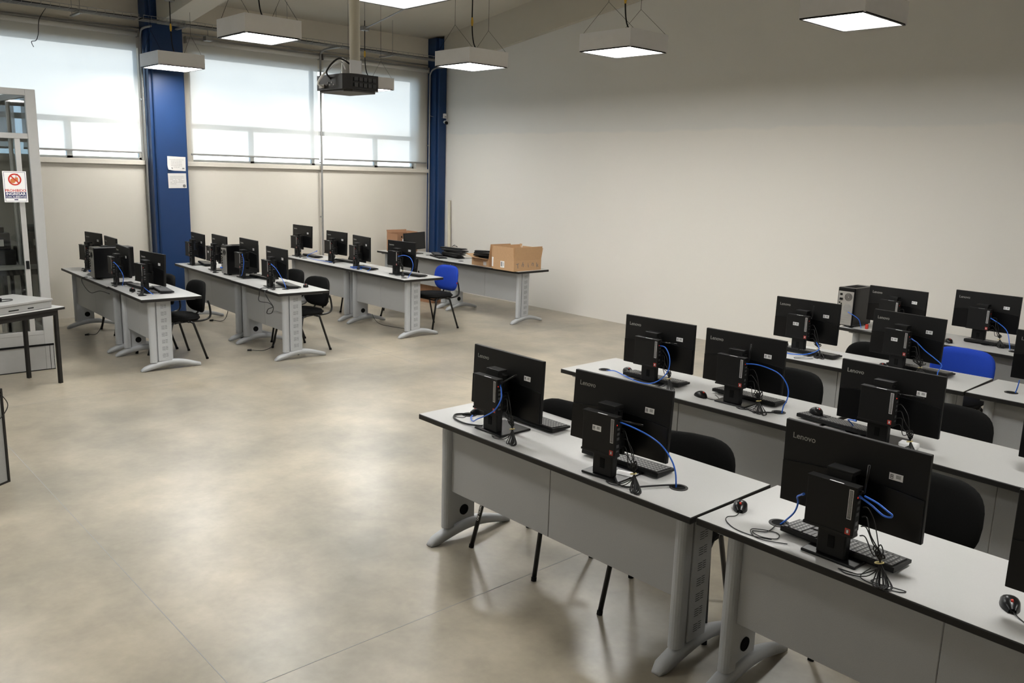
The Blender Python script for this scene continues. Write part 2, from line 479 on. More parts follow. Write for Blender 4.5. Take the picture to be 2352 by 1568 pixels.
# wire cable trays, two lengths, with strut bars hung on rods
def tray(y0, y1, label, z=3.86, x=.50):
    t = thing('cable_tray', label, 'cable tray', (x, y0, z)); L = y1-y0
    b = B()
    for dx in (-.10, -.05, 0, .05, .10): b.tube([(dx, 0, 0), (dx, L, 0)], .003, 6)
    for dx in (-.11, .11): b.tube([(dx, 0, .045), (dx, L, .045)], .004, 6)
    n = int(L/.10)
    for i in range(n+1):
        y = i*L/n
        b.tube([(-.11, y, .045), (-.11, y, 0), (.11, y, 0), (.11, y, .045)], .0028, 5)
    obj('wire_basket', b, M_galv, t)
    c = B()
    for k, dx in enumerate((-.07, -.03, .02, .06)):
        c.tube(crom([(dx+.01*math.sin(y*3+k), y, .012+.005*math.sin(y*5+k)) for y in [L*i/14 for i in range(15)]], 2), .007, 6)
    obj('cables', c, M_cable, t)
    return t
tray(-10.0, -5.2, 'wire cable tray hung along the window wall, left of the blue column')
tray(-5.15, -0.35, 'wire cable tray hung along the window wall, right of the blue column')
for i, (y, lab) in enumerate(((-6.75, 'leftmost strut bar under the cable tray, above the blue lit blind'), (-5.9, 'short strut bar under the tray near the top left of the window wall'), (-4.62, 'strut bar crossing the tray just in front of the near column'), (-3.15, 'strut bar under the tray, right of the second pendant lamp'), (-1.35, 'strut bar under the tray, right of the projector'))):
    t = thing('strut_bar', lab, 'bracket', (.42, y, 3.84), group='strut bars holding the cable tray')
    obj('channel', B().box(-.17, .22, -.02, .02, -.02, .0, bev=.003), M_galv, t)
    for x in (-.14, .19): obj('rod', B().cyl((x, 0, -.03), (x, 0, roof(.42+x)-3.84), .004, 8), M_galv, t)

# ------------------------------------------------------------------ pendant lamps
def lamp(cx, cy, z, sx_, sy_, label, rz=0.0, cable=True):
    t = thing('pendant_lamp', label, 'ceiling lamp', (cx, cy, z), rz, group='square pendant panel lamps')
    h = .165; a, c = sx_/2, sy_/2
    b = B()
    b.box(-a, a, -c, -c+.01, 0, h); b.box(-a, a, c-.01, c, 0, h)
    b.box(-a, -a+.01, -c+.01, c-.01, 0, h); b.box(a-.01, a, -c+.01, c-.01, 0, h)
    b.box(-a+.01, a-.01, -c+.01, c-.01, h-.012, h-.004)
    obj('housing', b, M_lampbody, t)
    f = B()
    for q in (-1, 1):
        f.box(-a+.008, a-.008, min(q*c, q*(c-.022)), max(q*c, q*(c-.022)), -.004, .006)
        f.box(min(q*a, q*(a-.022)), max(q*a, q*(a-.022)), -c+.022, c-.022, -.004, .006)
    obj('trim_frame', f, M_edge, t)
    obj('diffuser', B().box(-a+.022, a-.022, -c+.022, c-.022, .001, .006), M_lamp, t)
    top = roof(cx)-z
    for q in (-1, 1):
        y = q*c*.86
        w = B().tube([(a-.004, y, h-.03), (a-.004, y, h), (0, y, h+.26), (-a+.004, y, h), (-a+.004, y, h-.03)], .0018, 5)
        w.tube([(0, y, h+.26), (0, y, top)], .0018, 5)
        obj('hanging_wire', w, M_slot, t)
    if cable:
        obj('power_cable', B().tube(crom([(.10, 0, h), (.03, 0, h+.10), (0, 0, h+.28), (0, 0, h+.55), (0, 0, min(top, .95))], 5), .007, 8), M_cable, t, smooth=True)
        obj('connector', B().cyl((0, 0, h+.30), (0, 0, h+.345), .014, 12).cyl((0, 0, h+.28), (0, 0, h+.30), .010, 12).cyl((0, 0, h+.345), (0, 0, h+.37), .010, 12), M_yel, t)
    return t
LAMPS = [
 (1.00, -4.96, 3.25, .62, .58, 'pendant panel lamp in front of the near blue column'),
 (4.36, -5.42, 3.25, .60, .56, 'pendant panel lamp at the upper left, left of the projector pole'),
 (1.25, -2.27, 3.21, .56, .64, 'pendant panel lamp partly behind the projector'),
 (4.40, -2.86, 3.25, .62, .57, 'pendant panel lamp nearest the corner blue column'),
 (6.57, -2.76, 3.25, .64, .55, 'pendant panel lamp before the white wall, right of the corner'),
 (7.02, -5.72, 3.25, .62, .62, 'pendant panel lamp cut by the top edge, above the projector'),
 (8.98, -2.98, 3.25, .50, .68, 'pendant panel lamp at the upper right against the white wall'),
]
for q in LAMPS: lamp(*q[:5], q[5])
for x, y, lab in ((4.4, -8.2, 'unseen pendant panel lamp added as fill light over the aisle left of the projector'), (7.0, -8.4, 'unseen pendant panel lamp added as fill light over the open floor at the left'), (4.4, -11.4, 'unseen pendant panel lamp added as fill light deep in the left part of the room'), (11.3, -5.9, 'unseen pendant panel lamp added as fill light above the nearest right desks'), (9.3, -12.2, 'unseen pendant panel lamp added as fill light far behind the low cabinet'), (14.4, -4.5, 'unseen pendant panel lamp added as fill light over the back of the room')):
    lamp(x, y, 3.25, .61, .61, lab)  # extra lamps out of view, added only to light the room
# junction boxes and ceiling conduit feeding the lamps
def jbox(x, y, z, label):
    t = thing('junction_box', label, 'electrical box', (x, y, z), group='junction boxes on the ceiling conduit')
    obj('body', B().box(-.05, .05, -.05, .05, -.03, .03, bev=.006), M_galv, t)
    obj('rod', B().cyl((0, 0, .03), (0, 0, roof(x)-z), .003, 6), M_galv, t)
jbox(1.25, -2.27, 4.05, 'junction box above the lamp behind the projector')
jbox(4.40, -2.86, 4.24, 'junction box above the lamp nearest the corner column')
jbox(1.00, -4.96, 4.08, 'junction box above the lamp in front of the near column')
jb = thing('junction_box', 'small steel box hanging under the cable tray, left of the second pendant lamp', 'electrical box', (.45, -4.25, 3.74))
obj('body', B().box(-.05, .05, -.05, .05, -.03, .03, bev=.006), M_galv, jb)
obj('rod', B().cyl((0, 0, .03), (0, 0, .12), .004, 6), M_galv, jb)
conduit('thin conduit crossing the ceiling from the window side to above the corner lamps', [(1.25, -2.27, 4.05), (2.8, -2.56, 4.14), (4.4, -2.86, 4.24), (6.57, -2.78, 4.36), (9, -2.9, 4.5)], .009)
conduit('thin conduit rising along the ceiling above the lamp at the near column', [(1.0, -4.96, 4.08), (4.36, -5.42, 4.3), (7.02, -5.72, 4.55)], .009)
t = thing('dangling_wire', 'loose wire dangling from the cable tray over the pale blue blind', 'wire', (.5, -6.25, 3.84))
obj('strand', B().tube(crom([(0, 0, 0), (.0, -.08, -.14), (.0, -.10, -.30), (0, -.13, -.38), (0, -.18, -.40), (0, -.16, -.46)], 5), .004, 6), M_cable, t)

# ------------------------------------------------------------------ projector on its pole
t = thing('projector', 'black ceiling projector seen from behind, hung near the window wall', 'projector', (7.90, -6.63, 2.50), R_ := math.radians(4))
body = B().prism([(-.155, -.10), (.11, -.115), (.15, -.085), (.16, .09), (.12, .12), (-.15, .12)], 0.004, .085)
obj('body', body, M_proj, t)
obj('underside', B().prism([(-.14, -.09), (.10, -.10), (.14, -.07), (.145, .08), (.11, .105), (-.13, .105)], -.008, .004), mat('dark_grey_plastic', (.05, .045, .04), .5), t)
v = B()
for r in range(2):
    for k in range(5):
        v.box(.156, .163, -.07+k*.03, -.047+k*.03, .018+r*.03, .038+r*.03)
obj('vent_grille', v, M_key, t)
c = B()
for k in range(5): c.cyl((-.05+k*.018, -.112, .03+.012*(k % 2)), (-.05+k*.018, -.104, .03+.012*(k % 2)), .004, 10)
c.box(-.12, -.07, -.112, -.100, .015, .035)
obj('ports', c, M_steel, t)
obj('mount_plate', B().disc((0.02, .02, .088), .085, .006, 24), M_steel, t)
br = B().box(-.03, -.025, -.02, .06, .094, .17).box(.045, .05, -.02, .06, .094, .17).box(-.03, .05, .055, .06, .094, .17)
obj('bracket', br, M_white, t)
obj('video_cable', B().tube(crom([(-.09, -.11, .025), (-.07, -.15, .04), (-.02, -.13, .10), (.0, -.05, .16), (.01, -.02, .12)], 6), .006, 8), M_white, t, smooth=True)
obj('power_cord', B().tube(crom([(-.01, -.105, .06), (0, -.14, .10), (.03, -.08, .17), (.04, 0, .14)], 6), .005, 8), M_cable, t, smooth=True)
t = thing('projector_pole', 'cream tube hanging from the ceiling above the projector', 'pole', (7.91, -6.59, 2.62))
obj('tube', B().cyl((0, 0, 0), (0, 0, roof(7.91)-2.62), .029, 20), M_cream, t, smooth=True)
obj('ceiling_plate', B().disc((0, 0, roof(7.91)-2.65), .07, .02, 20), M_cream, t)

# ------------------------------------------------------------------ desks
def desk(x, y, th, L, label, split=True, grom=(), vents=(1,), D=.60):
    """origin = near-left corner of the top; x runs along the desk, +y towards the users"""
    t = thing('computer_desk', label, 'desk', (x, y, 0), th)
    H = .75
    key = ('top', L, tuple(grom))
    def mk():
        # top with real holes
        b = B()
        R = .038
        xs = [0.0] + [g[0]+d for g in grom for d in (-R, R)] + [L]
        b.box(.003, L-.003, .003, D-.003, H-.004, H)
        return b.mesh('top')
    bt = B().box(0.0, L, 0, D, H-.030, H-.0015, bev=.003, seg=1)
    obj('edge_band', bt, M_edge, t)
    obj('tabletop', B().box(.003, L-.003, .003, D-.003, H-.004, H), M_lam, t)
    for gx, gy in grom:
        gr = obj('cable_grommet', B().ring((gx, gy, 0), .030, .041, H-.001, H+.0025), M_edge, t)
        obj('opening', B().disc((gx, gy, H+.0001), .0305, .0006, 24), M_slot, gr)
    # modesty panel
    w0, w1 = .125, L-.125
    if split:
        m_ = (w0+w1)/2
        for a_, b_ in ((w0, m_-.0015), (m_+.0015, w1)):
            obj('modesty_panel', B().box(a_, b_, .128, .140, .305, H-.032, bev=.002, seg=1), M_panel, t)
    else:
        obj('modesty_panel', B().box(w0, w1, .128, .140, .305, H-.032, bev=.002, seg=1), M_panel, t)
    for e, s_ in ((0, 1), (1, -1)):
        px = .115 if e == 0 else L-.115
        def leg_mesh():
            b = B()
            # rounded front post
            pts = []
            for k in range(9):
                a = PI+PI*k/8
                pts.append((.030*math.cos(a), .118+.030*math.sin(a)))
            pts += [(.030, .150), (-.030, .150)]
            b.prism(pts, .085, H-.030)
            b.box(-.012, .012, .150, .315, .090, H-.030, bev=.002, seg=1)
            b.box(-.03, .03, .03, .56, H-.045, H-.030)
            return b.mesh('leg')
        lg = obj('leg', cached('leg', leg_mesh), M_metal, t, TR(px, 0, 0))
        def foot_mesh():
            b = B(); n = 16
            secs = []
            for i in range(n+1):
                u = i/n; y_ = -.005+u*.60
                top = .022+.085*math.sin(PI*min(1, max(0, (u*0.92+.06)))**1.0)**1.2
                if u > .5: top = .030+.075*math.sin(PI*(u*0.92+.06))**1.1
                bot = .0+.050*math.sin(PI*u)**1.3 if .06 < u < .96 else 0.0
                wd = .034 if u < .35 else .034-.016*(u-.35)/.65
                if i == 0: wd = .022; top = .020
                secs.append((y_, top, bot, wd))
            vs = []
            for y_, top, bot, wd in secs:
                vs.append([b.b.verts.new(p) for p in ((-wd, y_, bot), (wd, y_, bot), (wd, y_, top-.012), (wd*.55, y_, top), (-wd*.55, y_, top), (-wd, y_, top-.012))])
            for i in range(n):
                for k in range(6): b.b.faces.new((vs[i][k], vs[i][(k+1) % 6], vs[i+1][(k+1) % 6], vs[i+1][k]))
            b.b.faces.new(vs[0]); b.b.faces.new(vs[-1][::-1])
            b.disc((0, .02, 0), .02, .012, 12); b.disc((0, .575, 0), .014, .014, 12)
            return b.mesh('foot', True)
        obj('foot', cached('foot', foot_mesh), M_metal, lg)
        # outer cover plate with ventilation slots
        cv = obj('cable_cover', cached(('cover', s_), lambda: B().box(min(-s_*.030, -s_*.012), max(-s_*.030, -s_*.012), .165, .300, .095, H-.035, bev=.003, seg=1).mesh('cable_cover')), M_metal, t, TR(px, 0, 0))
        if e in vents:
            def slots():
                sl = B()
                for k in range(4):
                    sl.box(min(-s_*.0305, -s_*.029), max(-s_*.0305, -s_*.029), .205, .236, k*.0105, k*.0105+.0022)
                    sl.box(min(-s_*.0305, -s_*.029), max(-s_*.0305, -s_*.029), .240, .262, k*.0105+.003, k*.0105+.0052)
                return sl.mesh('vent_slots')
            for g in range(8):
                obj('vent_slots', cached(('slots', s_), slots), M_slot, cv, TR(0, 0, .135+g*.072))
        # round cable port on the inner face
        pt = B()
        Mx = Matrix.Rotation(s_*PI/2, 4, 'Y')
        pt.ring((0, 0, 0), .024, .031, 0, .004, M=TR(s_*.012, .235, .165) @ Mx)
        pt.disc((0, 0, 0), .026, .002, M=TR(s_*.012, .235, .165) @ Mx)
        obj('cable_port', pt, M_slot, lg)
    return t
DESKS = [
 (.66, -6.335, -.030, 1.94, 'grey desk at the far left end of the nearest left row, by the window wall', [(1.3, .1)]),
 (2.61, -6.375, -.033, 1.09, 'short grey desk ending the nearest left row beside the aisle', [(.8, .1)]),
 (.76, -4.965, -.040, 1.93, 'grey desk in the second left row touching the blue column side', [(1.2, .1)]),
 (2.70, -5.050, -.040, 1.29, 'short grey desk ending the second left row, coiled cord hanging from its front', [(1.0, .22)]),
 (.50, -3.245, -.010, 1.73, 'grey desk at the window end of the third left row', [(.4, .15)]),
 (2.24, -3.265, -.010, 1.46, 'grey desk ending the third left row in front of the blue chair', [(1.28, .12)]),
 (.33, -1.462, .012, 1.735, 'grey desk against the corner with the brown box and lone screen', [(1.0, .3)]),
 (2.08, -1.448, .022, 1.66, 'grey desk near the white wall carrying the open cardboard boxes', [(.2, .2)]),
 (8.50, -6.560, .000, 1.84, 'nearest grey desk at the centre, with the silver legs facing the aisle', [(.185, .215), (1.605, .235)]),
 (10.352, -6.540, -.012, 1.84, 'nearest grey desk at the lower right, cut by the bottom corner', [(.24, .22)]),
 (8.18, -5.105, .018, 1.83, 'grey desk starting the second right row, black mouse lying between two monitors', [(.21, .225), (1.55, .225)]),
 (10.02, -5.02, -.045, 1.84, 'grey desk continuing the second right row to the right edge', [(.16, .16)]),
 (8.385, -3.425, .030, 1.83, 'grey desk starting the third right row, in front of the blue chair', [(.3, .2), (1.58, .18)]),
 (10.222, -3.360, .0, 1.84, 'grey desk at the right edge continuing the third right row, seam beside it', [(.20, .24)]),
 (8.486, -1.670, -.045, 1.83, 'farthest right grey desk carrying the upright tower, by the white wall', [(1.45, .2)]),
]
for i, d in enumerate(DESKS): desk(d[0], d[1], d[2], d[3], d[4], grom=d[5], vents=(1,) if i in (1, 3, 5, 7, 8) else ())

# ------------------------------------------------------------------ computers
PW, PH, PT = .54, .325, .020
def lay(s, size, x, y, z, ext=.0004, bold=0.0): return text_mesh(s, size, ext, bold), TR(x, y, z) @ RX
def mk_sticker():
    b = B().box(-.024, .024, -.0006, 0, -.0125, .0125, bev=.0)
    return b
def mk_sticker_print():
    b = B()
    for i in range(5):
        b.box(.000, .018-.002*(i % 2), -.0010, -.0005, .006-i*.0026, .0074-i*.0026)
    b.box(-.020, -.009, -.0010, -.0005, .004, .007); b.box(-.020, -.018, -.0010, -.0005, -.006, .004); b.box(-.011, -.009, -.0010, -.0005, -.006, .004)
    b.box(-.017, -.012, -.0010, -.0005, -.003, .002); b.box(-.020, -.009, -.0010, -.0005, -.0085, -.0065)
    return b
def monitor(x, y, th, zb, label, tilt=0.0, sticker_pc=False, ant=1, pc=True, w=PW, h=PH, logo=True, name='monitor', cat='monitor', flat=False):
    t = thing(name, label, cat, (x, y, .75), th, group='black monitors with small computers on their stands')
    T = TR(0, 0, zb-.75) @ Matrix.Rotation(tilt, 4, 'X')
    k = (w, h)
    def panel():
        b = B().box(-w/2, w/2, 0, PT, 0, h, bev=.003, seg=2)
        return b.mesh('panel')
    p = obj('panel', cached(('panel', k), panel), M_black, t, T)
    def shell():
        # lower rear shell with an arched upper edge, slightly proud of the flat upper back
        pts = [(-w/2+.004, .004), (w/2-.004, .004), (w/2-.004, h*.50)]
        for i in range(13):
            u = i/12; pts.append((w/2-.004-u*(w-.008), h*.50+.055*h*math.sin(PI*u)))
        b = B().prism(pts, 0, .006)
        for v in b.b.verts: v.co = Vector((v.co.x, -v.co.z, v.co.y))
        return b.mesh('rear_shell')
    obj('rear_shell', cached(('shell', k), shell), M_blackg, p)
    obj('screen', cached(('screen', k), lambda: B().box(-w/2+.006, w/2-.006, PT-.0005, PT+.0006, .014, h-.006).mesh('screen')), M_screen, p)
    if logo:
        me = text_mesh('Lenovo', .031, .0005, .0003)
        obj('logo', me, M_logo, p, TR(-w/2+.080, -.0009, h-.057) @ RX)
    STK = multi('asset_sticker', [(mk_sticker, M_white), (mk_sticker_print, M_print)])
    obj('asset_sticker', STK, None, p, TR(w*.30, -.0004, h*.665))
    # stand
    ztop = zb-.75+h*.62
    def stand():
        b = B()
        b.box(-.055, .055, -.098, -.058, .010, .20, bev=.006)
        b.box(-.050, .050, -.060, -.020, .13, .20, bev=.004)
        b.box(-.050, .050, -.02, .002, .10, .22, bev=.003)
        return b.mesh('stand_column')
    s_ = obj('stand_column', cached('stand', stand), M_black, t)
    def slot():
        return B().box(-.012, .012, -.1002, -.0975, .045, .090, bev=.0).mesh('cable_slot')
    obj('cable_slot', cached('slot', slot), M_slot, s_)
    obj('stand_base', cached('base', lambda: B().box(-.105, .105, -.115, .10, .0, .011, bev=.004).mesh('stand_base')), M_blackg, t)
    if pc:
        c = obj('mini_computer', cached('mini', lambda: B().box(-.0925, .0925, -.135, -.098, .125, .302, bev=.003).box(-.0955, .0925, -.137, -.096, .120, .130, bev=.001).box(-.0955, .0925, -.137, -.096, .297, .306, bev=.001).mesh('mini_computer')), M_black, t)
        obj('mounting_bracket', cached('brk', lambda: B().box(-.050, .050, -.088, -.03, .322, .338, bev=.002).box(-.046, .046, -.09, -.062, .20, .330).box(-.03, .03, -.03, -.002, .22, .30).mesh('mounting_bracket')), M_black, t)
        obj('top_label', cached('tl', lambda: B().box(-.012, .040, -.1345, -.1285, .3055, .3068).mesh('top_label')), M_white, c)
        def llt():
            b = B()
            for i in range(26):
                zz = .197+i*.0036
                b.box(.0675, .0765-(.002 if i % 3 else 0), -.1364, -.1360, zz, zz+.0014)
            return b
        obj('long_label', multi('long_label', [(lambda: B().box(.064, .080, -.1357, -.1348, .186, .294), M_white), (lambda: B().box(.0655, .0785, -.1361, -.1355, .188, .292), M_print), (llt, M_logo)]), None, c)
        obj('badge', multi('badge', [(lambda: B().box(.063, .082, -.1357, -.1348, .130, .152), M_red), (lambda: B().box(.067, .078, -.1361, -.1355, .134, .149), M_print), (lambda: B().box(.070, .075, -.1363, -.1360, .136, .146), M_white)]), None, c)
        if sticker_pc:
            obj('computer_sticker', STK, None, c, TR(-.012, -.1352, .235))
        pr = B()
        for z_, h_ in ((.20, .012), (.222, .012), (.245, .010), (.165, .014), (.145, .008)):
            pr.box(.0922, .0932, -.126, -.108, z_, z_+h_)
        obj('port_strip', cached('ports', lambda: pr.mesh('port_strip')), M_port, c)
        obj('status_light', cached('led', lambda: B().box(.0925, .0945, -.131, -.127, .268, .273).mesh('status_light')), M_redled, c)
        if ant:
            d = {1: (.085, .02, .055), 2: (.11, .0, .006), 3: (.006, .0, .10)}[ant]
            obj('antenna', B().tube([(.093, -.117, .290), (.108, -.117, .292)], .005, 8).tube([(.108, -.117, .292), (.108+d[0], -.117+d[1], .292+d[2])], .0045, 8), M_blackg, c, smooth=True)
    return t
MON = [
 # x, y, th(deg), zbottom, tilt, sticker, antenna, label
 (9.00, -6.37, -0.4, .840, -2.0, 0, 1, 'black monitor nearest the desk corner by the aisle, blue cable curling left beside its stand'),
 (9.80, -6.40, 4.0, .860, -3.0, 1, 2, 'large black monitor at the centre foreground with white sticker on its mini computer'),
 (8.80, -4.83, 4.3, .838, -0.2, 0, 2, 'black monitor first in the second right row, long blue cable looping under it'),
 (9.45, -4.84, 2.1, .846, -0.5, 0, 3, 'black monitor second in the second right row, behind the mouse with a curled lead'),
 (8.88, -3.05, 1.3, .838, -1.0, 1, 3, 'black monitor left of the upright tower, first in the third right row'),
 (9.66, -3.03, -5.0, .836, -2.5, 1, 0, 'black monitor before the blue chair, with a messy cable heap at its foot'),
 (8.93, -1.52, -3.4, .830, -0.4, 0, 0, 'black monitor right beside the upright tower on the farthest right desk'),
 (9.60, -1.27, -2.5, .852, -1.0, 0, 0, 'farthest right black monitor standing alone against the white wall'),
 (10.36, -4.88, 0.7, .822, -0.1, 0, 2, 'black monitor behind the largest one, mouse on a keyboard at its left'),
 (10.88, -6.37, -0.6, .872, 1.5, 0, 3, 'largest black monitor at the lower right foreground'),
 (11.70, -6.42, 0.0, .850, 0, 0, 0, 'black monitor cut off by the right edge of the nearest desk row'),
 (10.66, -3.08, 0.0, .845, 0, 0, 0, 'black monitor cut off at the right edge in the third row'),
 (11.26, -4.86, 0.0, .830, 0, 0, 0, 'sliver of a black monitor at the right edge of the second row'),
 (1.48, -5.99, -3.6, .860, 0, 0, 0, 'black monitor half hidden behind the dark tower, farthest left row'),
 (2.47, -6.17, -4.6, .845, 1.0, 0, 0, 'black monitor in front of the dark tower side in the nearest left row'),
 (3.22, -6.13, 6.0, .836, -2.0, 0, 0, 'black monitor at the aisle end of the nearest left row'),
 (1.03, -4.75, -5.0, .842, 0, 0, 0, 'black monitor just right of the blue column, second left row'),
 (1.71, -4.75, -4.6, .865, 0, 1, 0, 'black monitor directly left of the standing tower in the second left row'),
 (2.59, -4.77, -3.4, .885, 0, 0, 0, 'black monitor overlapping the tower side in the second left row'),
 (3.48, -4.86, -2.8, .860, 0, 0, 0, 'black monitor at the aisle end of the second left row'),
 (.60, -2.98, 2.0, .885, -1.5, 0, 0, 'highest black monitor by the window wall in the third left row'),
 (1.50, -2.93, 1.0, .855, -2.0, 0, 0, 'second black monitor from the window in the third left row'),
 (2.31, -3.02, -7.3, .852, 0, 0, 0, 'black monitor with a bluish keyboard, middle of the third left row'),
 (3.18, -2.97, 5.6, .850, -1.0, 0, 0, 'black monitor with an arched blue cable at the aisle end of the third left row'),
]
for m_ in MON:
    monitor(m_[0], m_[1], math.radians(m_[2]), m_[3], m_[7], math.radians(m_[4]), bool(m_[5]), m_[6])
monitor(.93, -6.02, math.radians(8), .93, 'small black monitor farthest left by the glass booth', 0, False, 0, w=.44, h=.27)

# ------------------------------------------------------------------ keyboards and mice
KW, KD = .445, .135
def mk_kb():
    b = B()
    # wedge body
    b.prism([(-KD/2, 0), (KD/2, 0), (KD/2, .012), (-KD/2, .020), (-KD/2-.002, .006)], -KW/2, KW/2)
    for v in b.b.verts: v.co = Vector((v.co.z, v.co.x, v.co.y))
    return b.mesh('case')
def mk_keys():
    b = B(); rnd = random.Random(3)
    # far side (-y) is the function row: the user sits on +y
    rows = 6
    for r in range(rows):
        y = -KD/2+.014+r*.0195
        z = .020-.008*(y+KD/2)/KD
        x = -KW/2+.010
        widths = [1]*15
        if r == 5: widths = [1.25, 1.25, 1.25, 6, 1.25, 1.25, 1.25, 1.5]
        tot = sum(widths); span = .285
        for w_ in widths:
            ww = span*w_/tot
            b.box(-(x+ww-.0012), -(x+.0012), y-.0085, y+.0085, z-.002, z+.0045); x += ww
        for blk, n in ((.292, 3), (.352, 4)):
            x2 = -KW/2+.010+blk-.0
            if blk == .292 and r in (3,): continue
            for k in range(n):
                ww = .0185
                b.box(-(x2+k*ww*1.0+ww-.0012), -(x2+k*ww+.0012), y-.0085, y+.0085, z-.002, z+.0045)
    return b
def mk_legends():
    b = B()
    for r in range(6):
        y = -KD/2+.014+r*.0195; z = .020-.008*(y+KD/2)/KD
        x = -KW/2+.010
        if r < 5:
            for k in range(15):
                x0 = x+k*.019; b.box(-(x0+.012), -(x0+.005), y-.003, y+.003, z+.0046, z+.0050)
        for k in range(4): b.box(-(x+.352+k*.0185+.012), -(x+.352+k*.0185+.006), y-.003, y+.003, z+.0046, z+.0050)
    return b
def keyboard(x, y, th, label, z=.7605, group='black keyboards on the desks', M=None, tiltx=0.0):
    t = thing('keyboard', label, 'keyboard', (x, y, z), th, group, M=M)
    obj('case', cached('kb', mk_kb), M_black, t)
    obj('keycaps', multi('keycaps', [(mk_keys, M_key), (mk_legends, M_logo)]), None, t)
    return t
KBS = [
 (9.00, -6.16, 0, 'black keyboard showing right of the aisle corner monitor'),
 (9.76, -6.265, 3, 'black keyboard behind the stand of the centre foreground monitor'),
 (8.80, -4.83, 3, 'black keyboard under the monitor with the looping blue cable'),
 (9.44, -4.72, 0, 'black keyboard behind the second monitor of the second right row'),
 (8.98, -3.10, -2, 'black keyboard by the monitor left of the upright tower'),
 (9.77, -2.98, -4, 'black keyboard under the monitor before the blue chair'),
 (9.73, -1.36, 0, 'black keyboard by the farthest right monitor'),
 (10.08, -4.83, -6, 'black keyboard with a mouse lying on top of it'),
 (10.87, -6.345, -2, 'black keyboard under the largest lower right monitor'),
 (2.86, -6.12, 5, 'black keyboard before the dark tower, between two monitors of the nearest left row'),
 (3.20, -6.02, -8, 'black keyboard by the aisle end monitor of the nearest left row'),
 (1.08, -4.66, -12, 'black keyboard beside the monitor right of the blue column'),
 (2.76, -4.66, 4, 'black keyboard below the monitor overlapping the tower side'),
 (3.52, -4.74, -8, 'black keyboard by the aisle end monitor of the second left row'),
 (.78, -2.90, -6, 'black keyboard by the highest monitor at the window wall'),
 (1.62, -2.82, 0, 'black keyboard by the second monitor from the window, third left row'),
 (2.45, -3.02, -8, 'black keyboard wrapped with a blue cable, middle of the third left row'),
 (3.36, -2.92, 4, 'black keyboard in front of the arched blue cable, third left row'),
]
for q in KBS: keyboard(q[0], q[1], math.radians(q[2]), q[3])

def mk_mouse():
    b = B(); nu, nv = 14, 9
    def f(u, v):
        a = u; y = -.055+.11*a
        wd = .030*(1-.25*abs(2*a-1)**3)*(math.sin(PI*min(max(a, .04), .96))**.30)
        hh = .038*math.sin(PI*(a*.86+.12))**.8
        s = -1+2*v
        return Vector((wd*math.sin(s*PI/2), y, max(0.0, hh*max(0, math.cos(s*PI/2))**.55)))
    b.grid(f, nu, nv)
    return b.mesh('body', True)
def mouse(x, y, th, label, z=.7503, lead=None):
    """scroll wheel end points to local -y"""
    t = thing('computer_mouse', label, 'mouse', (x, y, z), th, 'black computer mice with red scroll wheels')
    def mk():
        me = mk_mouse(); b = B(); b.add(me)
        for v in b.b.verts: pass
        bot = [v for v in b.b.verts if v.co.z < 1e-5]
        bmesh.ops.contextual_create(b.b, geom=bot)
        return b.mesh('body', True)
    obj('body', cached('mouse', mk_mouse), M_blackg, t)
    obj('base', cached('mbase', lambda: B().prism([(.028*math.sin(2*PI*k/20)*(1 if abs(math.cos(2*PI*k/20)) < .9 else .9), .052*math.cos(2*PI*k/20)) for k in range(20)], 0, .012).mesh('base')), M_black, t)
    obj('scroll_wheel', cached('wheel', lambda: B().cyl((-.0035, -.028, .0305), (.0035, -.028, .0325), .0065, 14).mesh('scroll_wheel')), M_red, t)
    if lead:
        obj('lead', B().tube(crom([(0, -.052, .008)] + lead, 6), .0019, 6), M_cable, t, smooth=True)
    return t
def local(p, x, y, a):
    a = math.radians(a); dx, dy = p[0]-x, p[1]-y
    return (dx*math.cos(a)+dy*math.sin(a), -dx*math.sin(a)+dy*math.cos(a), p[2])
mouse(10.41, -6.315, math.radians(31), 'black mouse with red wheel lying across the joint of the two nearest desks', lead=[local(p, 10.41, -6.315, 31) for p in ((10.445, -6.40, .003), (10.43, -6.44, .003), (10.455, -6.48, .002), (10.52, -6.515, .002), (10.60, -6.515, .002), (10.66, -6.49, .002))])
mouse(9.23, -4.93, math.radians(70), 'black mouse with a curled lead between the first two monitors of the second right row', lead=[(.02, -.09, .002), (.06, -.10, .002), (.09, -.06, .002), (.11, 0, .002)])
mouse(8.53, -4.80, math.radians(60), 'black mouse beside the looping blue cable at the left end of the second right row', lead=[(.02, -.10, .002), (.05, -.16, .002)])
mouse(8.70, -6.28, math.radians(-20), 'black mouse peeking out below the mini computer of the aisle corner monitor', lead=[(.02, -.08, .002), (.06, -.12, .003), (.03, -.16, .003)])
mouse(9.93, -4.80, math.radians(58), 'black mouse resting on top of a keyboard in the second right row', z=.784)
mouse(8.68, -2.98, math.radians(30), 'black mouse left of the monitor that starts the third right row')
mouse(9.55, -3.10, math.radians(20), 'black mouse left of the monitor before the blue chair', lead=[(-.02, -.09, .002), (-.06, -.12, .002), (.0, -.16, .002), (.04, -.14, .002)])
mouse(9.44, -1.58, math.radians(40), 'black mouse left of the farthest right monitor', lead=[(-.03, -.08, .002), (-.05, -.03, .002), (.0, .02, .002)])
mouse(11.43, -6.33, math.radians(25), 'black mouse beside the monitor cut by the lower right edge', lead=[(.02, -.09, .002), (.06, -.16, .002), (.10, -.19, .002)])
mouse(3.06, -6.28, math.radians(80), 'black mouse on the nearest left row between its last two monitors', lead=[(0, -.09, .002), (-.03, -.14, .002)])
mouse(1.02, -4.44, math.radians(80), 'black mouse near the blue column on the second left row')
mouse(3.66, -4.60, math.radians(60), 'black mouse at the aisle end of the second left row')

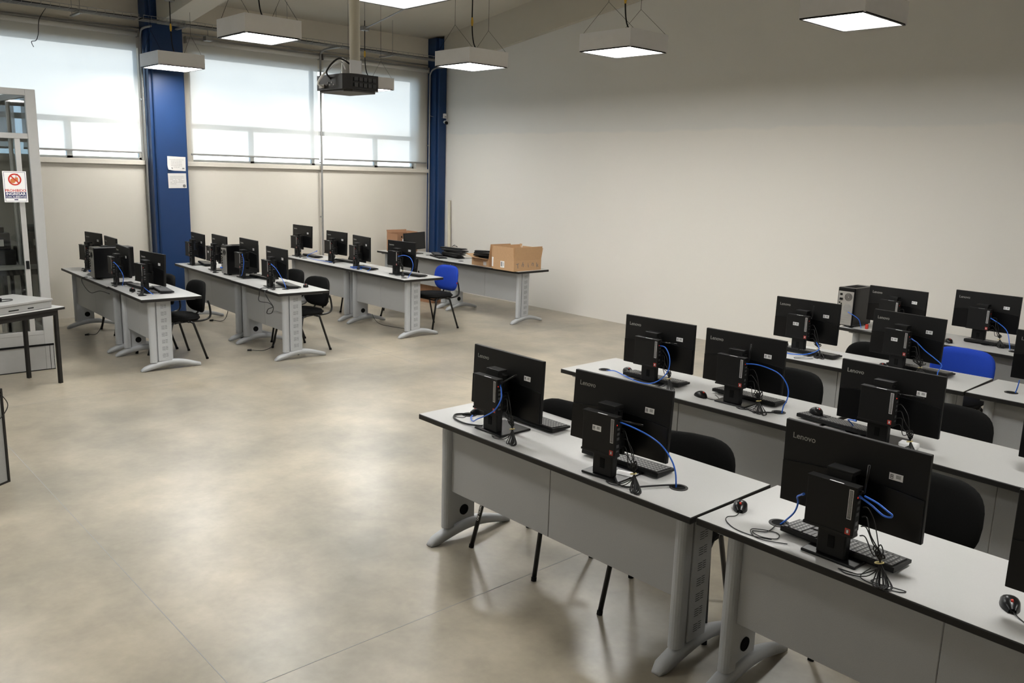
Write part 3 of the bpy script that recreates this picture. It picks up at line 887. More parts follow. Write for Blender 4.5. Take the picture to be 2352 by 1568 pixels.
# ------------------------------------------------------------------ cables
def net_cable(pts, label, r=.0035):
    P = [Vector(p) for p in pts]; o = P[0].copy()
    t = thing('network_cable', label, 'cable', o)
    obj('cord', B().tube(crom([p-o for p in P], 6), r, 8), M_blue, t, smooth=True)
    d = (P[0]-P[1]).normalized()
    obj('plug', B().cyl((0, 0, 0)-d*0, Vector((0, 0, 0))+d*.018, .0055, 6) if False else B().tube([Vector((0, 0, 0)), d*.018], .0055, 6), M_blue, t)
    return t
net_cable([(9.09, -6.485, 1.024), (9.116, -6.5, 1.012), (9.15, -6.53, .973), (9.129, -6.545, .92), (9.06, -6.535, .873), (8.925, -6.49, .809), (8.83, -6.44, .765), (8.75, -6.39, .757), (8.73, -6.36, .758), (8.70, -6.345, .748)], 'blue network cable curling down and left to the hole by the aisle corner')
net_cable([(9.895, -6.50, 1.03), (9.942, -6.473, 1.015), (10.004, -6.442, .99), (10.054, -6.415, .957), (10.084, -6.393, .916), (10.102, -6.371, .866), (10.104, -6.351, .812), (10.095, -6.33, .745)], 'blue network cable arching from the centre foreground computer into the desk hole')
net_cable([(8.90, -4.94, 1.018), (8.951, -4.95, 1.016), (9.006, -4.98, .981), (9.031, -5.0, .931), (9.023, -5.01, .875), (8.969, -5.01, .815), (8.883, -5.0, .772), (8.774, -4.98, .758), (8.674, -4.95, .758), (8.582, -4.92, .762), (8.489, -4.89, .764), (8.404, -4.875, .748)], 'long blue network cable looping under the first monitor to the desk hole, second right row')
net_cable([(9.55, -4.95, 1.022), (9.608, -4.936, 1.026), (9.68, -4.919, 1.014), (9.738, -4.904, .99), (9.775, -4.891, .947), (9.789, -4.879, .896), (9.779, -4.868, .84), (9.756, -4.858, .795), (9.745, -4.85, .748)], 'blue network cable arching beside the second monitor of the second right row')
net_cable([(9.06, -3.18, .86), (9.10, -3.22, .82), (9.02, -3.25, .775), (8.90, -3.26, .757), (8.78, -3.24, .757), (8.69, -3.24, .752)], 'blue network cable sagging below the monitor left of the tower')
net_cable([(9.76, -3.145, 1.0), (9.80, -3.16, .985), (9.86, -3.165, .94), (9.93, -3.17, .90), (9.985, -3.175, .86), (9.97, -3.185, .81), (9.975, -3.19, .748)], 'blue network cable dropping into the hole before the blue chair')
net_cable([(9.695, -1.40, .98), (9.77, -1.41, .945), (9.83, -1.42, .90), (9.865, -1.45, .84), (9.90, -1.50, .757)], 'blue network cable hanging from the farthest right computer')
net_cable([(10.245, -5.00, .853), (10.205, -4.98, .845), (10.182, -4.92, .82), (10.180, -4.87, .79), (10.185, -4.83, .745)], 'short blue cable hooking down to the hole behind the largest monitor')
net_cable([(10.77, -6.50, .97), (10.72, -6.44, .931), (10.704, -6.40, .892), (10.681, -6.375, .841), (10.64, -6.35, .79), (10.60, -6.325, .748)], 'blue network cable running from the left of the largest monitor into the desk hole')
net_cable([(10.98, -6.49, 1.02), (11.019, -6.495, 1.007), (11.062, -6.50, .987), (11.088, -6.50, .988), (11.092, -6.50, .998), (11.076, -6.50, 1.006), (11.038, -6.497, 1.022), (10.99, -6.49, 1.03)], 'folded blue cable loop sticking out right of the largest computer')
net_cable([(3.31, -3.09, 1.0), (3.437, -3.1, 1.023), (3.565, -3.1, 1.005), (3.625, -3.1, .93), (3.604, -3.1, .846), (3.545, -3.12, .748)], 'arched blue cable beside the aisle end monitor, third left row')
net_cable([(3.59, -4.965, 1.01), (3.63, -4.94, .97), (3.68, -4.90, .87), (3.71, -4.88, .80), (3.70, -4.86, .748)], 'blue cable slanting down at the aisle end of the second left row')
net_cable([(2.69, -4.89, 1.03), (2.72, -4.89, .968), (2.70, -4.89, .884), (2.64, -4.88, .80), (2.52, -4.85, .757)], 'blue cable curving past the tower side in the second left row')
net_cable([(2.57, -6.29, 1.0), (2.655, -6.283, .97), (2.74, -6.268, .90), (2.73, -6.258, .84), (2.66, -6.25, .757)], 'blue cable curving before the dark tower in the nearest left row')
net_cable([(3.36, -6.27, .83), (3.42, -6.24, .79), (3.44, -6.20, .757)], 'short blue cable behind the aisle end monitor stand, nearest left row')
net_cable([(8.52, -1.60, .893), (8.562, -1.66, .894), (8.624, -1.65, .865), (8.656, -1.63, .829), (8.665, -1.60, .757)], 'blue cable leaving the rear of the upright tower')
net_cable([(1.15, -3.05, .87), (1.0, -3.12, .79), (1.18, -3.1, .757), (1.6, -3.05, .757)], 'blue cable lying between the first monitors of the third left row')
net_cable([(10.44, -3.10, .745), (10.455, -3.12, .80), (10.47, -3.16, .85)], 'blue cable rising from the desk hole at the right edge, third row')
net_cable([(2.52, -3.16, .762), (2.38, -3.20, .762), (2.30, -3.16, .766), (2.62, -3.08, .785), (2.75, -3.2, .757)], 'blue cable tangled over the keyboard in the third left row')

def bundle(x, y, th, label, seed, n=7, hang=.20, r=.0022, tie=True, spread=.022):
    """black leads dropping from the computer's side (local x=0,z=.98-.75) to a tied hank on the desk"""
    rnd = random.Random(seed)
    t = thing('cable_bundle', label, 'cable bundle', (x, y, .75), th, 'tied black cable bundles behind the monitors')
    b = B()
    kx, ky, kz = .085, .0, .075
    for i in range(4):
        z0 = .13+.035*i
        j = lambda s: rnd.uniform(-s, s)
        b.tube(crom([(0, .02, z0), (.03+j(.01), .01, z0+.005), (.055+j(.012), j(.012), z0-.04), (kx+j(.006), ky+j(.006), kz+.03), (kx+j(.004), ky+j(.004), kz)], 5), r, 6)
    for i in range(n):
        a = rnd.uniform(-1, 1); c = rnd.uniform(.6, 1.0)
        up = rnd.uniform(.03, .075)*c
        dn = rnd.uniform(.7, 1.0)
        s_ = spread*a
        P = [(kx, ky, kz), (kx+s_*.7-.008, ky-.01, kz+up*.7), (kx+s_*.8, ky-.012, kz+up), (kx+s_*.5+.010, ky-.008, kz+up*.6), (kx+.003, ky, kz),
             (kx+.012+s_*.6, ky-.020*dn, kz*.45), (kx+.022+s_, ky-.045*dn, .006), (kx+.040+s_, ky-.055*dn, .004), (kx+.048+s_*.8, ky-.035*dn, .012), (kx+.025+s_*.3, ky-.012, kz*.55)]
        b.tube(crom(P, 5, True), r, 6, closed=True)
    for i in range(2):
        P = [(kx, ky, kz*.6), (kx-.03-.02*i, ky-.02, .012), (kx-.09, ky-.035+.02*i, .003), (kx-.13, ky-.02, .003)]
        b.tube(crom(P, 5), r, 6)
    obj('leads', b, M_cable, t, smooth=True)
    if tie: obj('tie', B().tube(crom([(kx+.014*math.cos(a), ky+.010*math.sin(a), kz*.9+.004*math.cos(a)) for a in [2*PI*k/8 for k in range(8)]], 3, True), .0026, 6, closed=True), M_tie, t, smooth=True)
    return t
def plugbit(x, y, th, pts, label, r=.0035):
    t = thing('power_cord', label, 'cord', (x, y, .75), th)
    obj('cord', B().tube(crom(pts, 6), r, 8), M_cable, t, smooth=True)
    return t
bundle(9.10, -6.48, 0, 'tied hank of black leads hanging at the aisle corner monitor stand', 1, 8)
bundle(9.90, -6.50, .07, 'thick tied hank of black leads on the desk at the centre foreground monitor', 2, 11, spread=.026)
bundle(8.905, -4.95, .07, 'small hank of black leads under the first monitor of the second right row', 3, 5)
bundle(9.56, -4.95, .03, 'upright tangled hank of leads at the second monitor, second right row', 4, 10, spread=.035)
bundle(8.985, -3.17, 0, 'black leads drooping right of the monitor left of the tower', 5, 7, spread=.035)
bundle(9.76, -3.17, -.1, 'messy heap of black leads at the foot of the monitor before the blue chair', 6, 12, spread=.06)
bundle(10.46, -5.01, 0, 'small yellow tied hank behind the largest monitor', 7, 6)
bundle(10.985, -6.50, 0, 'black hank with yellow tie over the keyboard of the largest monitor', 8, 9, spread=.022)
bundle(9.70, -1.42, 0, 'dark leads hanging behind the farthest right monitor', 9, 6)
bundle(9.02, -1.66, 0, 'dark leads behind the monitor beside the upright tower', 10, 5)
bundle(3.28, -3.08, .1, 'tied leads under the aisle end monitor, third left row', 11, 7)
bundle(2.38, -3.15, 0, 'dark leads at the middle monitor of the third left row', 12, 5, tie=False)
bundle(1.60, -3.06, 0, 'dark leads at the second monitor of the third left row', 13, 5, tie=False)
bundle(.70, -3.10, 0, 'dark leads at the highest monitor by the window wall', 14, 5)
bundle(3.58, -4.98, 0, 'dark leads at the aisle end monitor of the second left row', 15, 6, tie=False)
bundle(1.82, -4.88, 0, 'dark leads left of the standing tower, second left row', 16, 5, tie=False)
bundle(3.31, -6.28, 0, 'black leads behind the aisle end monitor of the nearest left row', 17, 9, tie=False, spread=.035)
bundle(2.56, -6.29, 0, 'black leads before the dark tower on the nearest left row', 18, 7, tie=False)
bundle(1.05, -6.17, 0, 'tangle of leads at the farthest left small monitor', 19, 12, tie=False, spread=.05)
plugbit(9.88, -6.52, 0, [(0, .03, .02), (.05, 0, .006), (.10, .02, .006), (.15, .10, .008), (.19, .17, .008), (.215, .215, .004), (.222, .225, -.004)], 'black power cord running from the centre hank into the desk hole', .0042)
plugbit(8.90, -6.45, 0, [(.02, .0, .012), (-.08, -.03, .006), (-.19, -.02, .006), (-.25, .03, .006), (-.235, .075, .006), (-.20, .10, .006), (-.19, .115, -.004)], 'black power cord looping beyond the blue cable at the aisle corner', .0048)
plugbit(9.58, -4.98, 0, [(0, .02, .008), (.06, .0, .006), (.12, .06, .006), (.155, .115, .004), (.16, .13, -.004)], 'black power cord entering the hole beside the second monitor, second right row', .004)
plugbit(10.78, -6.44, 0, [(-.02, .06, .01), (-.07, .09, .006), (-.13, .11, .006), (-.165, .12, .004), (-.18, .118, -.004)], 'dark cord running left to the hole under the largest monitor', .004)
plugbit(10.62, -6.46, 0, [(-.02, .10, .004), (-.01, .02, .003), (-.05, -.02, .003), (0, -.04, .003), (.05, -.01, .003), (.02, .04, .003), (-.06, .0, .003), (-.03, -.05, .003), (.02, -.06, .003), (.10, -.02, .003)], 'thin black lead coiled left of the largest monitor stand', .0018)
plugbit(11.02, -6.52, 0, [(.0, .08, .01), (.0, .0, .003), (.06, -.02, .003), (.13, -.01, .003), (.15, .015, .003), (.11, .01, .003), (.04, -.005, .003), (.06, .05, .01)], 'thin coiled lead right of the largest monitor base', .0018)
plugbit(9.03, -3.36, 0, [(0, .16, .006), (-.03, .06, .003), (-.06, .02, .003), (-.03, -.01, .003), (.03, .05, .003), (.05, .10, .003)], 'thin black loop of lead on the desk left of the tower', .0018)
plugbit(8.90, -1.68, 0, [(-.42, .10, .006), (-.3, .02, .003), (-.2, .0, .003), (-.1, .03, .003), (0, .06, .004)], 'thin dark cable lying before the upright tower', .003)
# cords hanging in front of the left desks and onto the floor
def cord_w(pts, label, r=.004, plug=True):
    P = [Vector(p) for p in pts]; o = P[0].copy()
    t = thing('hanging_cord', label, 'cord', o)
    obj('cord', B().tube(crom([p-o for p in P], 6), r, 8), M_cable, t, smooth=True)
    if plug:
        e = P[-1]-o; d = (P[-1]-P[-2]).normalized()
        obj('plug', B().tube([e, e+d*.045], .014, 10, r2=.011), M_cable, t)
    return t
cord_w([(1.75, -6.34, .757), (1.76, -6.40, .752), (1.77, -6.405, .70), (1.916, -6.402, .636), (2.093, -6.402, .62), (2.405, -6.405, .68), (2.735, -6.41, .69)], 'black cord hanging in a loop across the front of the nearest left desks', plug=False)
cord_w([(3.56, -5.0, .757), (3.57, -5.10, .755), (3.57, -5.115, .70), (3.56, -5.115, .62), (3.79, -5.12, .63), (3.89, -5.12, .60), (3.78, -5.12, .56), (3.75, -5.12, .51), (3.86, -5.12, .53), (3.90, -5.12, .60), (3.80, -5.12, .66), (3.71, -5.12, .74), (3.70, -5.08, .756)], 'coiled black cord hanging down the front of the second left row', plug=False)
cord_w([(3.30, -4.78, .62), (3.32, -4.80, .35), (3.38, -4.85, .10), (3.34, -4.95, .012), (3.26, -5.08, .012)], 'black cord with plug trailing to the floor at the aisle leg, second left row')
cord_w([(2.55, -4.62, .55), (2.56, -4.62, .25), (2.63, -4.66, .03), (2.62, -4.78, .012), (2.54, -4.84, .012)], 'black cord with plug on the floor under the second left row')
cord_w([(1.35, -4.50, .50), (1.36, -4.5, .2), (1.32, -4.55, .02), (1.22, -4.66, .012)], 'short black cord with plug under the desk by the blue column')
cord_w([(1.45, -6.1, .60), (1.45, -6.12, .2), (1.42, -6.18, .03), (1.36, -6.26, .012)], 'black cord and plug lying under the farthest left desk')
t = thing('cable_coil', 'small black cord coiled at the aisle leg of the third left row', 'cord', (3.40, -2.98, .36))
obj('cord', B().tube(crom([(0, 0, .34), (0, 0, .1), (.03, 0, 0), (0, 0, -.06), (-.05, 0, -.02), (-.03, 0, .05), (.03, 0, .04), (.02, 0, -.05), (0, 0, -.25), (.02, .02, -.345)], 6), .004, 8), M_cable, t, smooth=True)
cord_w([(2.55, -3.0, .14), (2.6, -2.98, .06), (2.7, -2.95, .012), (3.0, -2.9, .012), (3.15, -2.85, .012)], 'thin dark cable lying along the foot of the third left row', .003)

# ------------------------------------------------------------------ chairs
def chair(x, y, th, label, blue=False, seat_blue=False, tagm=None, leg_text=None, tilt=0.0):
    """faces local -y (towards the desk); legs footprint .51 x .44"""
    t = thing('stacking_chair', label, 'chair', (x, y, 0), th, 'padded stacking chairs with black tube frames')
    fb = M_bluefab if blue else M_fabric
    def seat():
        b = B(); n = 28; pts = []
        for k in range(n):
            a = 2*PI*k/n; c, s = math.cos(a), math.sin(a)
            pts.append((.235*abs(c)**.55*(1 if c > 0 else -1), .215*abs(s)**.55*(1 if s > 0 else -1)))
        b.prism(pts, .425, .47)
        es = [e for e in b.b.edges if abs(e.verts[0].co.z-e.verts[1].co.z) < 1e-6]
        bmesh.ops.bevel(b.b, geom=es, offset=.016, segments=3, affect='EDGES')
        return b.mesh('seat', True)
    obj('seat', cached(('seat', seat_blue), seat), M_bluefab if seat_blue else M_fabric, t)
    def back():
        b = B(); n = 32
        ring_f, ring_b = [], []
        def P(a, sc, y):
            c, s = math.cos(a), math.sin(a)
            X = .240*abs(c)**.5*(1 if c > 0 else -1)*sc
            Z = .170*abs(s)**.62*(1 if s > 0 else -1)*sc
            X *= 1-.10*max(0, -s)          # narrower towards the bottom
            yy = y - .95*X*X + .10*Z*1.0    # wraps round the sitter, leans back
            return Vector((X, .265+yy, .655+Z))
        prof = [(0.0, -.020), (.72, -.022), (.93, -.016), (1.0, -.004), (1.0, .010), (.95, .020), (.75, .024), (0.0, .024)]
        rings = []
        for sc, y in prof:
            if sc == 0: rings.append([b.b.verts.new(P(0, 0, y))])
            else: rings.append([b.b.verts.new(P(2*PI*k/n, sc, y)) for k in range(n)])
        for i in range(len(rings)-1):
            A, C = rings[i], rings[i+1]
            for k in range(n):
                k2 = (k+1) % n
                if len(A) == 1: b.b.faces.new((A[0], C[k], C[k2]))
                elif len(C) == 1: b.b.faces.new((A[k], C[0], A[k2]))
                else: b.b.faces.new((A[k], C[k], C[k2], A[k2]))
        return b.mesh('backrest', True)
    obj('backrest', cached(('back', blue), back), fb, t)
    for s in (-1, 1):
        def lf():
            return B().tube([(.215*s, -.10, .425), (.222*s, -.13, .40), (.255*s, -.22, .008)], .0125, 12).mesh('front_leg', True)
        fl = obj('leg', cached(('lf', s), lf), M_tube, t)
        obj('foot_cap', cached(('cf', s), lambda: B().tube([(.2545*s, -.2187, .02), (.256*s, -.222, 0.0)], .0145, 12).mesh('foot_cap')), M_slot, fl)
        def lr():
            return B().tube([(.215*s, .06, .425), (.222*s, .10, .40), (.255*s, .22, .008)], .0125, 12).mesh('rear_leg', True)
        rl = obj('leg', cached(('lr', s), lr), M_tube, t)
        obj('foot_cap', cached(('cr', s), lambda: B().tube([(.2545*s, .2187, .02), (.256*s, .222, 0.0)], .0145, 12).mesh('foot_cap')), M_slot, rl)
        obj('back_support', cached(('bs', s), lambda: B().tube(crom([(.17*s, .06, .415), (.17*s, .22, .412), (.165*s, .308, .45), (.15*s, .312, .56), (.14*s, .298, .62)], 5), .011, 10).mesh('back_support', True)), M_tube, t)
    def fr():
        b = B()
        b.tube(crom([(-.215, -.10, .415), (-.215, 0, .435), (-.215, .06, .415)], 4), .0125, 10)
        b.tube(crom([(.215, -.10, .415), (.215, 0, .435), (.215, .06, .415)], 4), .0125, 10)
        b.tube([(-.225, -.125, .40), (.225, -.125, .40)], .009, 10); b.tube([(-.225, .10, .40), (.225, .10, .40)], .009, 10)
        b.tube([(-.17, .06, .415), (-.17, -.12, .405)], .009, 8); b.tube([(.17, .06, .415), (.17, -.12, .405)], .009, 8)
        return b.mesh('seat_frame', True)
    obj('seat_frame', cached('frame', fr), M_tube, t)
    if tagm == 'white': obj('paper_tag', B().box(.185, .205, .248, .2488, .545, .570), M_white, t)
    if tagm == 'red': obj('red_tag', B().box(.222, .250, .205, .2065, .60, .622), M_red, t)
    if leg_text:
        # letters painted along the front leg, read going up
        txt, side = leg_text
        d = (Vector((.222*side, -.13, .40))-Vector((.255*side, -.22, .008))).normalized()
        c0 = Vector((.255*side, -.22, .008)).lerp(Vector((.222*side, -.13, .40)), .55)
        n = Vector((0.35, -1, 0)); n = (n-d*n.dot(d)).normalized()
        yv = n.cross(d).normalized()
        Mx = Matrix(((d.x, yv.x, n.x, 0), (d.y, yv.y, n.y, 0), (d.z, yv.z, n.z, 0), (0, 0, 0, 1)))
        Mx.translation = c0+n*.0128
        obj('painted_letters', text_mesh(txt, .017, .0003, .0002), M_white, t, Mx)
    return t
CH = [
 (9.03, -6.165, 0, 'black chair tucked under the nearest desk beside the aisle, white letters on its front leg', False, False, None, ('LAB TELEMATICA', -1)),
 (9.90, -6.08, 20, 'black chair turned slightly behind the centre foreground monitor', False, False, None, None),
 (10.84, -5.70, 4, 'black chair behind the largest lower right monitor', False, False, None, None),
 (9.35, -4.28, 0, 'black chair with a red tag behind the second monitor of the second right row', False, False, 'red', None),
 (10.43, -4.36, 4, 'black chair behind the upper right sticker monitor, second row', False, False, None, None),
 (9.27, -2.85, 0, 'black chair behind the monitor left of the tower, only its rounded top showing', False, False, None, None),
 (9.79, -2.43, 0, 'blue backed chair among the right hand desks', True, False, None, None),
 (3.11, -5.86, 0, 'black chair at the aisle end of the nearest left row', False, False, None, None),
 (2.44, -5.93, 0, 'black chair mostly hidden behind the nearest left row', False, False, None, None),
 (1.30, -5.80, 0, 'black chair under the farthest left desk, only its legs visible', False, False, None, None),
 (3.46, -4.56, 6, 'black chair with a small white tag at the aisle end of the second left row', False, False, 'white', None),
 (2.68, -4.45, 0, 'black chair half hidden behind the aisle end monitor, second left row', False, False, None, None),
 (1.95, -4.30, 0, 'black chair barely visible beyond the second left row', False, False, None, None),
 (3.18, -2.44, 2, 'blue backed chair with black seat beside the third left row', True, False, 'red', None),
 (1.24, -2.64, 0, 'black chair under the third left row, one leg showing', False, False, None, None),
 (2.02, -2.22, -38, 'black chair turned askew between the third left row and the box desk', False, False, None, None),
]
for q in CH: chair(q[0], q[1], math.radians(q[2]), q[3], q[4], q[5], q[6], q[7])

# ------------------------------------------------------------------ tower computers
def tower(x, y, th, label, rear=True, D=.40, W=.17, H=.37):
    """origin = centre of the footprint; rear face towards local -y"""
    t = thing('tower_computer', label, 'computer tower', (x, y, .7505), th, 'black tower computers standing on the desks')
    h = W/2; d = D/2
    obj('casing', B().box(-h, h, -d+.004, d, 0.012, H, bev=.008), M_blackg, t)
    obj('feet', B().box(-h+.01, -h+.03, -d+.03, -d+.06, 0, .014).box(h-.03, h-.01, -d+.03, -d+.06, 0, .014).box(-h+.01, -h+.03, d-.06, d-.03, 0, .014).box(h-.03, h-.01, d-.06, d-.03, 0, .014), M_slot, t)
    r = obj('rear_plate', B().box(-h+.010, h-.010, -d-.001, -d+.006, .02, H-.035, bev=.002), M_steel, t)
    F = RX
    fan = B()
    for q in (.036, .028, .020, .012): fan.ring((0, 0, 0), q-.0035, q, 0, .0015, M=TR(.025, -d-.001, H-.085) @ F)
    obj('power_supply_fan', fan, M_slot, r)
    f2 = B().disc((0, 0, 0), .038, .002, M=TR(.022, -d-.001, H-.19) @ F)
    obj('case_fan', f2, M_galv, r)
    for q in [(-.06, -.035, -d-.002, -d, H-.075, H-.055), (-.058, -.030, -d-.010, -d, H-.118, H-.098)] + [(-.066, -.050, -d-.003, -d, H-.15-k*.026, H-.138-k*.026) for k in range(5)] + [(-.045, -.034, -d-.003, -d, H-.165-k*.03, H-.145-k*.03) for k in range(3)]:
        obj('rear_port', B().box(*q), M_slot, r)
    sl = B()
    for k in range(4): sl.box(-.060, .045, -d-.0025, -d, .045+k*.022, .051+k*.022)
    obj('expansion_slots', sl, M_galv, r)
    obj('video_plug', B().box(-.072, -.040, -d-.022, -d-.001, .075, .092, bev=.003), M_blue, r)
    obj('top_recess', B().box(-h+.03, h-.03, -.12, .10, H, H+.0012), M_slot, t)
    return t
tower(8.515, -1.46, math.radians(-2), 'upright tower computer with silver back plate by the white wall', D=.36, H=.37)
tower(1.87, -6.10, math.radians(-1), 'dark tower computer on the nearest left row, side panel to the camera', D=.44, H=.36, W=.18)
tower(2.21, -4.70, 0, 'tower computer with pale slotted back on the second left row', D=.42, H=.36)

# ------------------------------------------------------------------ things on the desk by the wall
def flap(b, M, w, l, t_=.004): b.box(-w/2, w/2, 0, l, -t_/2, t_/2, M=M)
def open_box(name, label, x, y, th, sx_, sy_, h, flaps, m, z=.7505, cat='cardboard box', group=None):
    """flaps: dict side -> (length, angle from vertical outward deg)"""
    t = thing(name, label, cat, (x, y, z), th, group)
    a, c = sx_/2, sy_/2; k = .005
    b = B()
    b.box(-a, a, -c, -c+k, 0, h); b.box(-a, a, c-k, c, 0, h); b.box(-a, -a+k, -c+k, c-k, 0, h); b.box(a-k, a, -c+k, c-k, 0, h)
    b.box(-a+k, a-k, -c+k, c-k, 0, k)
    obj('body', b, m, t)
    for s, (l, ang) in flaps.items():
        A = math.radians(90-ang)
        if s == '-y': M = TR(0, -c+k/2, h) @ RZ(PI) @ Matrix.Rotation(A, 4, 'X'); w = sx_-.006
        if s == '+y': M = TR(0, c-k/2, h) @ Matrix.Rotation(A, 4, 'X'); w = sx_-.006
        if s == '+x': M = TR(a-k/2, 0, h) @ RZ(-PI/2) @ Matrix.Rotation(A, 4, 'X'); w = sy_-.006
        if s == '-x': M = TR(-a+k/2, 0, h) @ RZ(PI/2) @ Matrix.Rotation(A, 4, 'X'); w = sy_-.006
        f = B(); flap(f, M, w, l)
        obj('flap', f, m, t)
    return t
bx = open_box('cardboard_box', 'largest open cardboard box on the wall side desk, dark letters on its long side', 3.475, -1.195, math.radians(1), .42, .53, .145, {'-y': (.18, 4), '+x': (.185, 6), '-x': (.18, 8), '+y': (.16, 12)}, M_card)
lb = obj('shipping_label', B().box(-.06, .02, -.2665, -.2655, .035, .125), M_white, bx)
obj('barcode', B().box(-.05, -.03, -.2672, -.2664, .05, .115).box(-.02, -.014, -.2672, -.2664, .05, .115).box(0, .008, -.2672, -.2664, .06, .11), M_print, lb)
letters = B()
for ch, yy, rot, zz in (('T', -.19, -.15, .07), ('h', -.09, .35, .085), ('i', .01, -.2, .075), ('n', .10, .35, .09), ('k', .19, -.1, .07)):
    Mx = TR(.2112, yy, zz) @ Matrix.Rotation(PI/2, 4, 'Z') @ RX @ Matrix.Rotation(-rot, 4, 'Z')
    letters.add(text_mesh(ch, .095, .0005), Mx)
obj('printed_letters', letters, M_print, bx)
bx2 = open_box('cardboard_box', 'tall narrow open cardboard box wedged left of the largest box', 3.225, -1.17, 0, .055, .52, .27, {'-y': (.05, 2), '+y': (.06, 12)}, M_card)
obj('address_strip', B().box(-.022, .010, -.2615, -.2605, .03, .16), M_white, bx2)
bx3 = open_box('cardboard_box', 'small open cardboard box with flaps folded out, holding black keyboards', 2.90, -1.20, math.radians(-3), .40, .37, .11, {'-y': (.12, 82), '-x': (.16, 78), '+x': (.22, 10), '+y': (.12, 30)}, M_card)
obj('small_label', B().box(.08, .15, -.1865, -.1855, .015, .07), M_paper, bx3)
rnd = random.Random(5)
ORD = ['lowest', 'second lowest', 'third lowest', 'fourth', 'fifth', 'second highest', 'topmost']
for k in range(7):
    keyboard(2.86+rnd.uniform(-.04, .05), -1.18+rnd.uniform(-.03, .03), math.radians(20+rnd.uniform(-16, 16)), ORD[k] + ' black keyboard of the heap in the small open box', .775+k*.026, 'keyboards heaped in the small box')
ORD[5] = 'topmost'
for k in range(6):
    keyboard(1.78+rnd.uniform(-.04, .04), -1.00+rnd.uniform(-.03, .03), math.radians(6+rnd.uniform(-14, 14)), ORD[k] + ' black keyboard in the stack beside the corner column', .7505+k*.026, 'keyboards stacked by the corner column')
keyboard(1.66, -1.20, math.radians(-18), 'black keyboard lying in front of the keyboard stack', .7505, 'loose keyboards before the stack')
keyboard(1.50, -1.10, math.radians(-30), 'black keyboard lying askew at the left of the keyboard stack', .7715, 'loose keyboards before the stack')
t = thing('cord_coil', 'black cord lying on top of the keyboard stack', 'cord', (1.72, -.98, .912))
obj('cord', B().tube(crom([(0, 0, 0), (.04, .02, .03), (.08, 0, .02), (.10, .03, .0), (.05, .05, .01), (-.02, .03, .01)], 5), .004, 6), M_cable, t, smooth=True)
kb2 = [(2.62, -1.36, 50), (2.60, -1.33, 62), (2.59, -1.35, 44)]
bx4 = open_box('cardboard_box', 'brown box at the corner end of the wall side desk, behind the lone screen', .62, -1.16, 0, .30, .40, .30, {'-x': (.05, 20), '+y': (.03, 10)}, M_card2)
obj('paper_label', B().box(.1502, .1510, -.10, .03, .12, .22), M_white, bx4)
obj('hand_hole', B().box(.1502, .1508, -.125, -.105, .235, .265), M_slot, bx4)
# lone screen turned to the camera
t = thing('monitor', 'lone black monitor facing the camera, slightly tilted, by the brown box', 'monitor', (1.02, -1.20, .75), PI/2+.0, 'black monitors with small computers on their stands')
T = TR(0, 0, .065) @ Matrix.Rotation(math.radians(-3), 4, 'Y')
p = obj('panel', B().box(-.21, .21, -.02, 0, 0, .275, bev=.003), M_black, t, T)
obj('screen', B().box(-.205, .205, -.0215, -.0195, .012, .268), M_screen, p)
obj('stand_column', B().box(-.04, .04, .0, .03, .01, .20, bev=.004), M_black, t)
obj('stand_base', B().box(-.11, .11, -.10, .09, 0, .01, bev=.004), M_blackg, t)
t = thing('floor_box', 'dark cardboard box on the floor under the wall side desk', 'cardboard box', (1.30, -1.05, 0), .1)
obj('body', B().box(-.2, .2, -.17, .17, 0, .30, bev=.004), M_card2, t)
obj('tape', B().box(-.2005, .2005, -.02, .02, .285, .3012), M_card, t)

# ------------------------------------------------------------------ fittings on the walls and columns
def paper(label, y, z, w, h, style, rot=0.0):
    t = thing('paper_notice', label, 'notice', (.3025, y, z), 0)
    # local: lies in the y/z plane facing +x
    def f(u, v):
        yy = -w/2+u*w; zz = h/2-v*h; x = 0.0
        if style == 0:
            q = max(0, (.35-u)/.35)*max(0, (v-.55)/.45); x = .035*q*q; zz += .012*q
        x += .0015
        return Vector((x, yy*math.cos(rot)-zz*math.sin(rot), zz*math.cos(rot)+yy*math.sin(rot)))
    obj('sheet', B().grid(f, 12, 12), M_paper, t, smooth=True)
    b = B(); rnd = random.Random(style+11)
    for i in range(6):
        z0 = h/2-.045-i*.020
        y0 = -w/2+.03; y1 = w/2-.03
        if style == 0: s_ = [0, .02, .02, .02, .02, .055][i]; y0 += s_; y1 -= s_
        elif i == 5: y1 -= .11
        yy = y0
        while yy < y1:
            l = rnd.uniform(.010, .028); l = min(l, y1-yy)
            if not (style == 1 and i in (2, 3, 4) and rnd.random() < .35):
                b.box(.0018, .0024, yy, yy+l, z0, z0+.0055)
            yy += l+.005
    obj('print', b, M_logo, t, Matrix.Rotation(rot, 4, 'X'))
    if style == 0: obj('stamp', B().box(.003, .0036, -w/2+.028, -w/2+.068, -h/2+.02, -h/2+.042).box(.002, .0026, w/2-.05, w/2-.02, -h/2+.025, -h/2+.04), M_print, t)
    else: obj('stamp', B().disc((0, 0, 0), .021, .0008, 20, M=TR(.0018, w/2-.032, -h/2+.03) @ Matrix.Rotation(PI/2, 4, 'Y')), M_print, t)
    return t
paper('upper white notice on the blue column, its lower left corner curling', -4.70, 2.065, .25, .19, 0, -.02)
paper('lower white notice on the blue column with a round black stamp', -4.70, 1.835, .25, .20, 1, .02)
t = thing('security_camera', 'small white security camera on the corner blue column', 'camera', (.29, -.06, 2.92))
obj('socket_box', B().box(-.005, .03, -.03, .03, .04, .12, bev=.003), M_white, t)
obj('socket_holes', B().box(.0301, .0305, -.015, -.005, .06, .075).box(.0301, .0305, .005, .015, .06, .075), M_slot, t)
obj('camera_body', B().cyl((.01, 0, -.02), (.075, -.02, -.035), .026, 18), M_white, t, smooth=True)
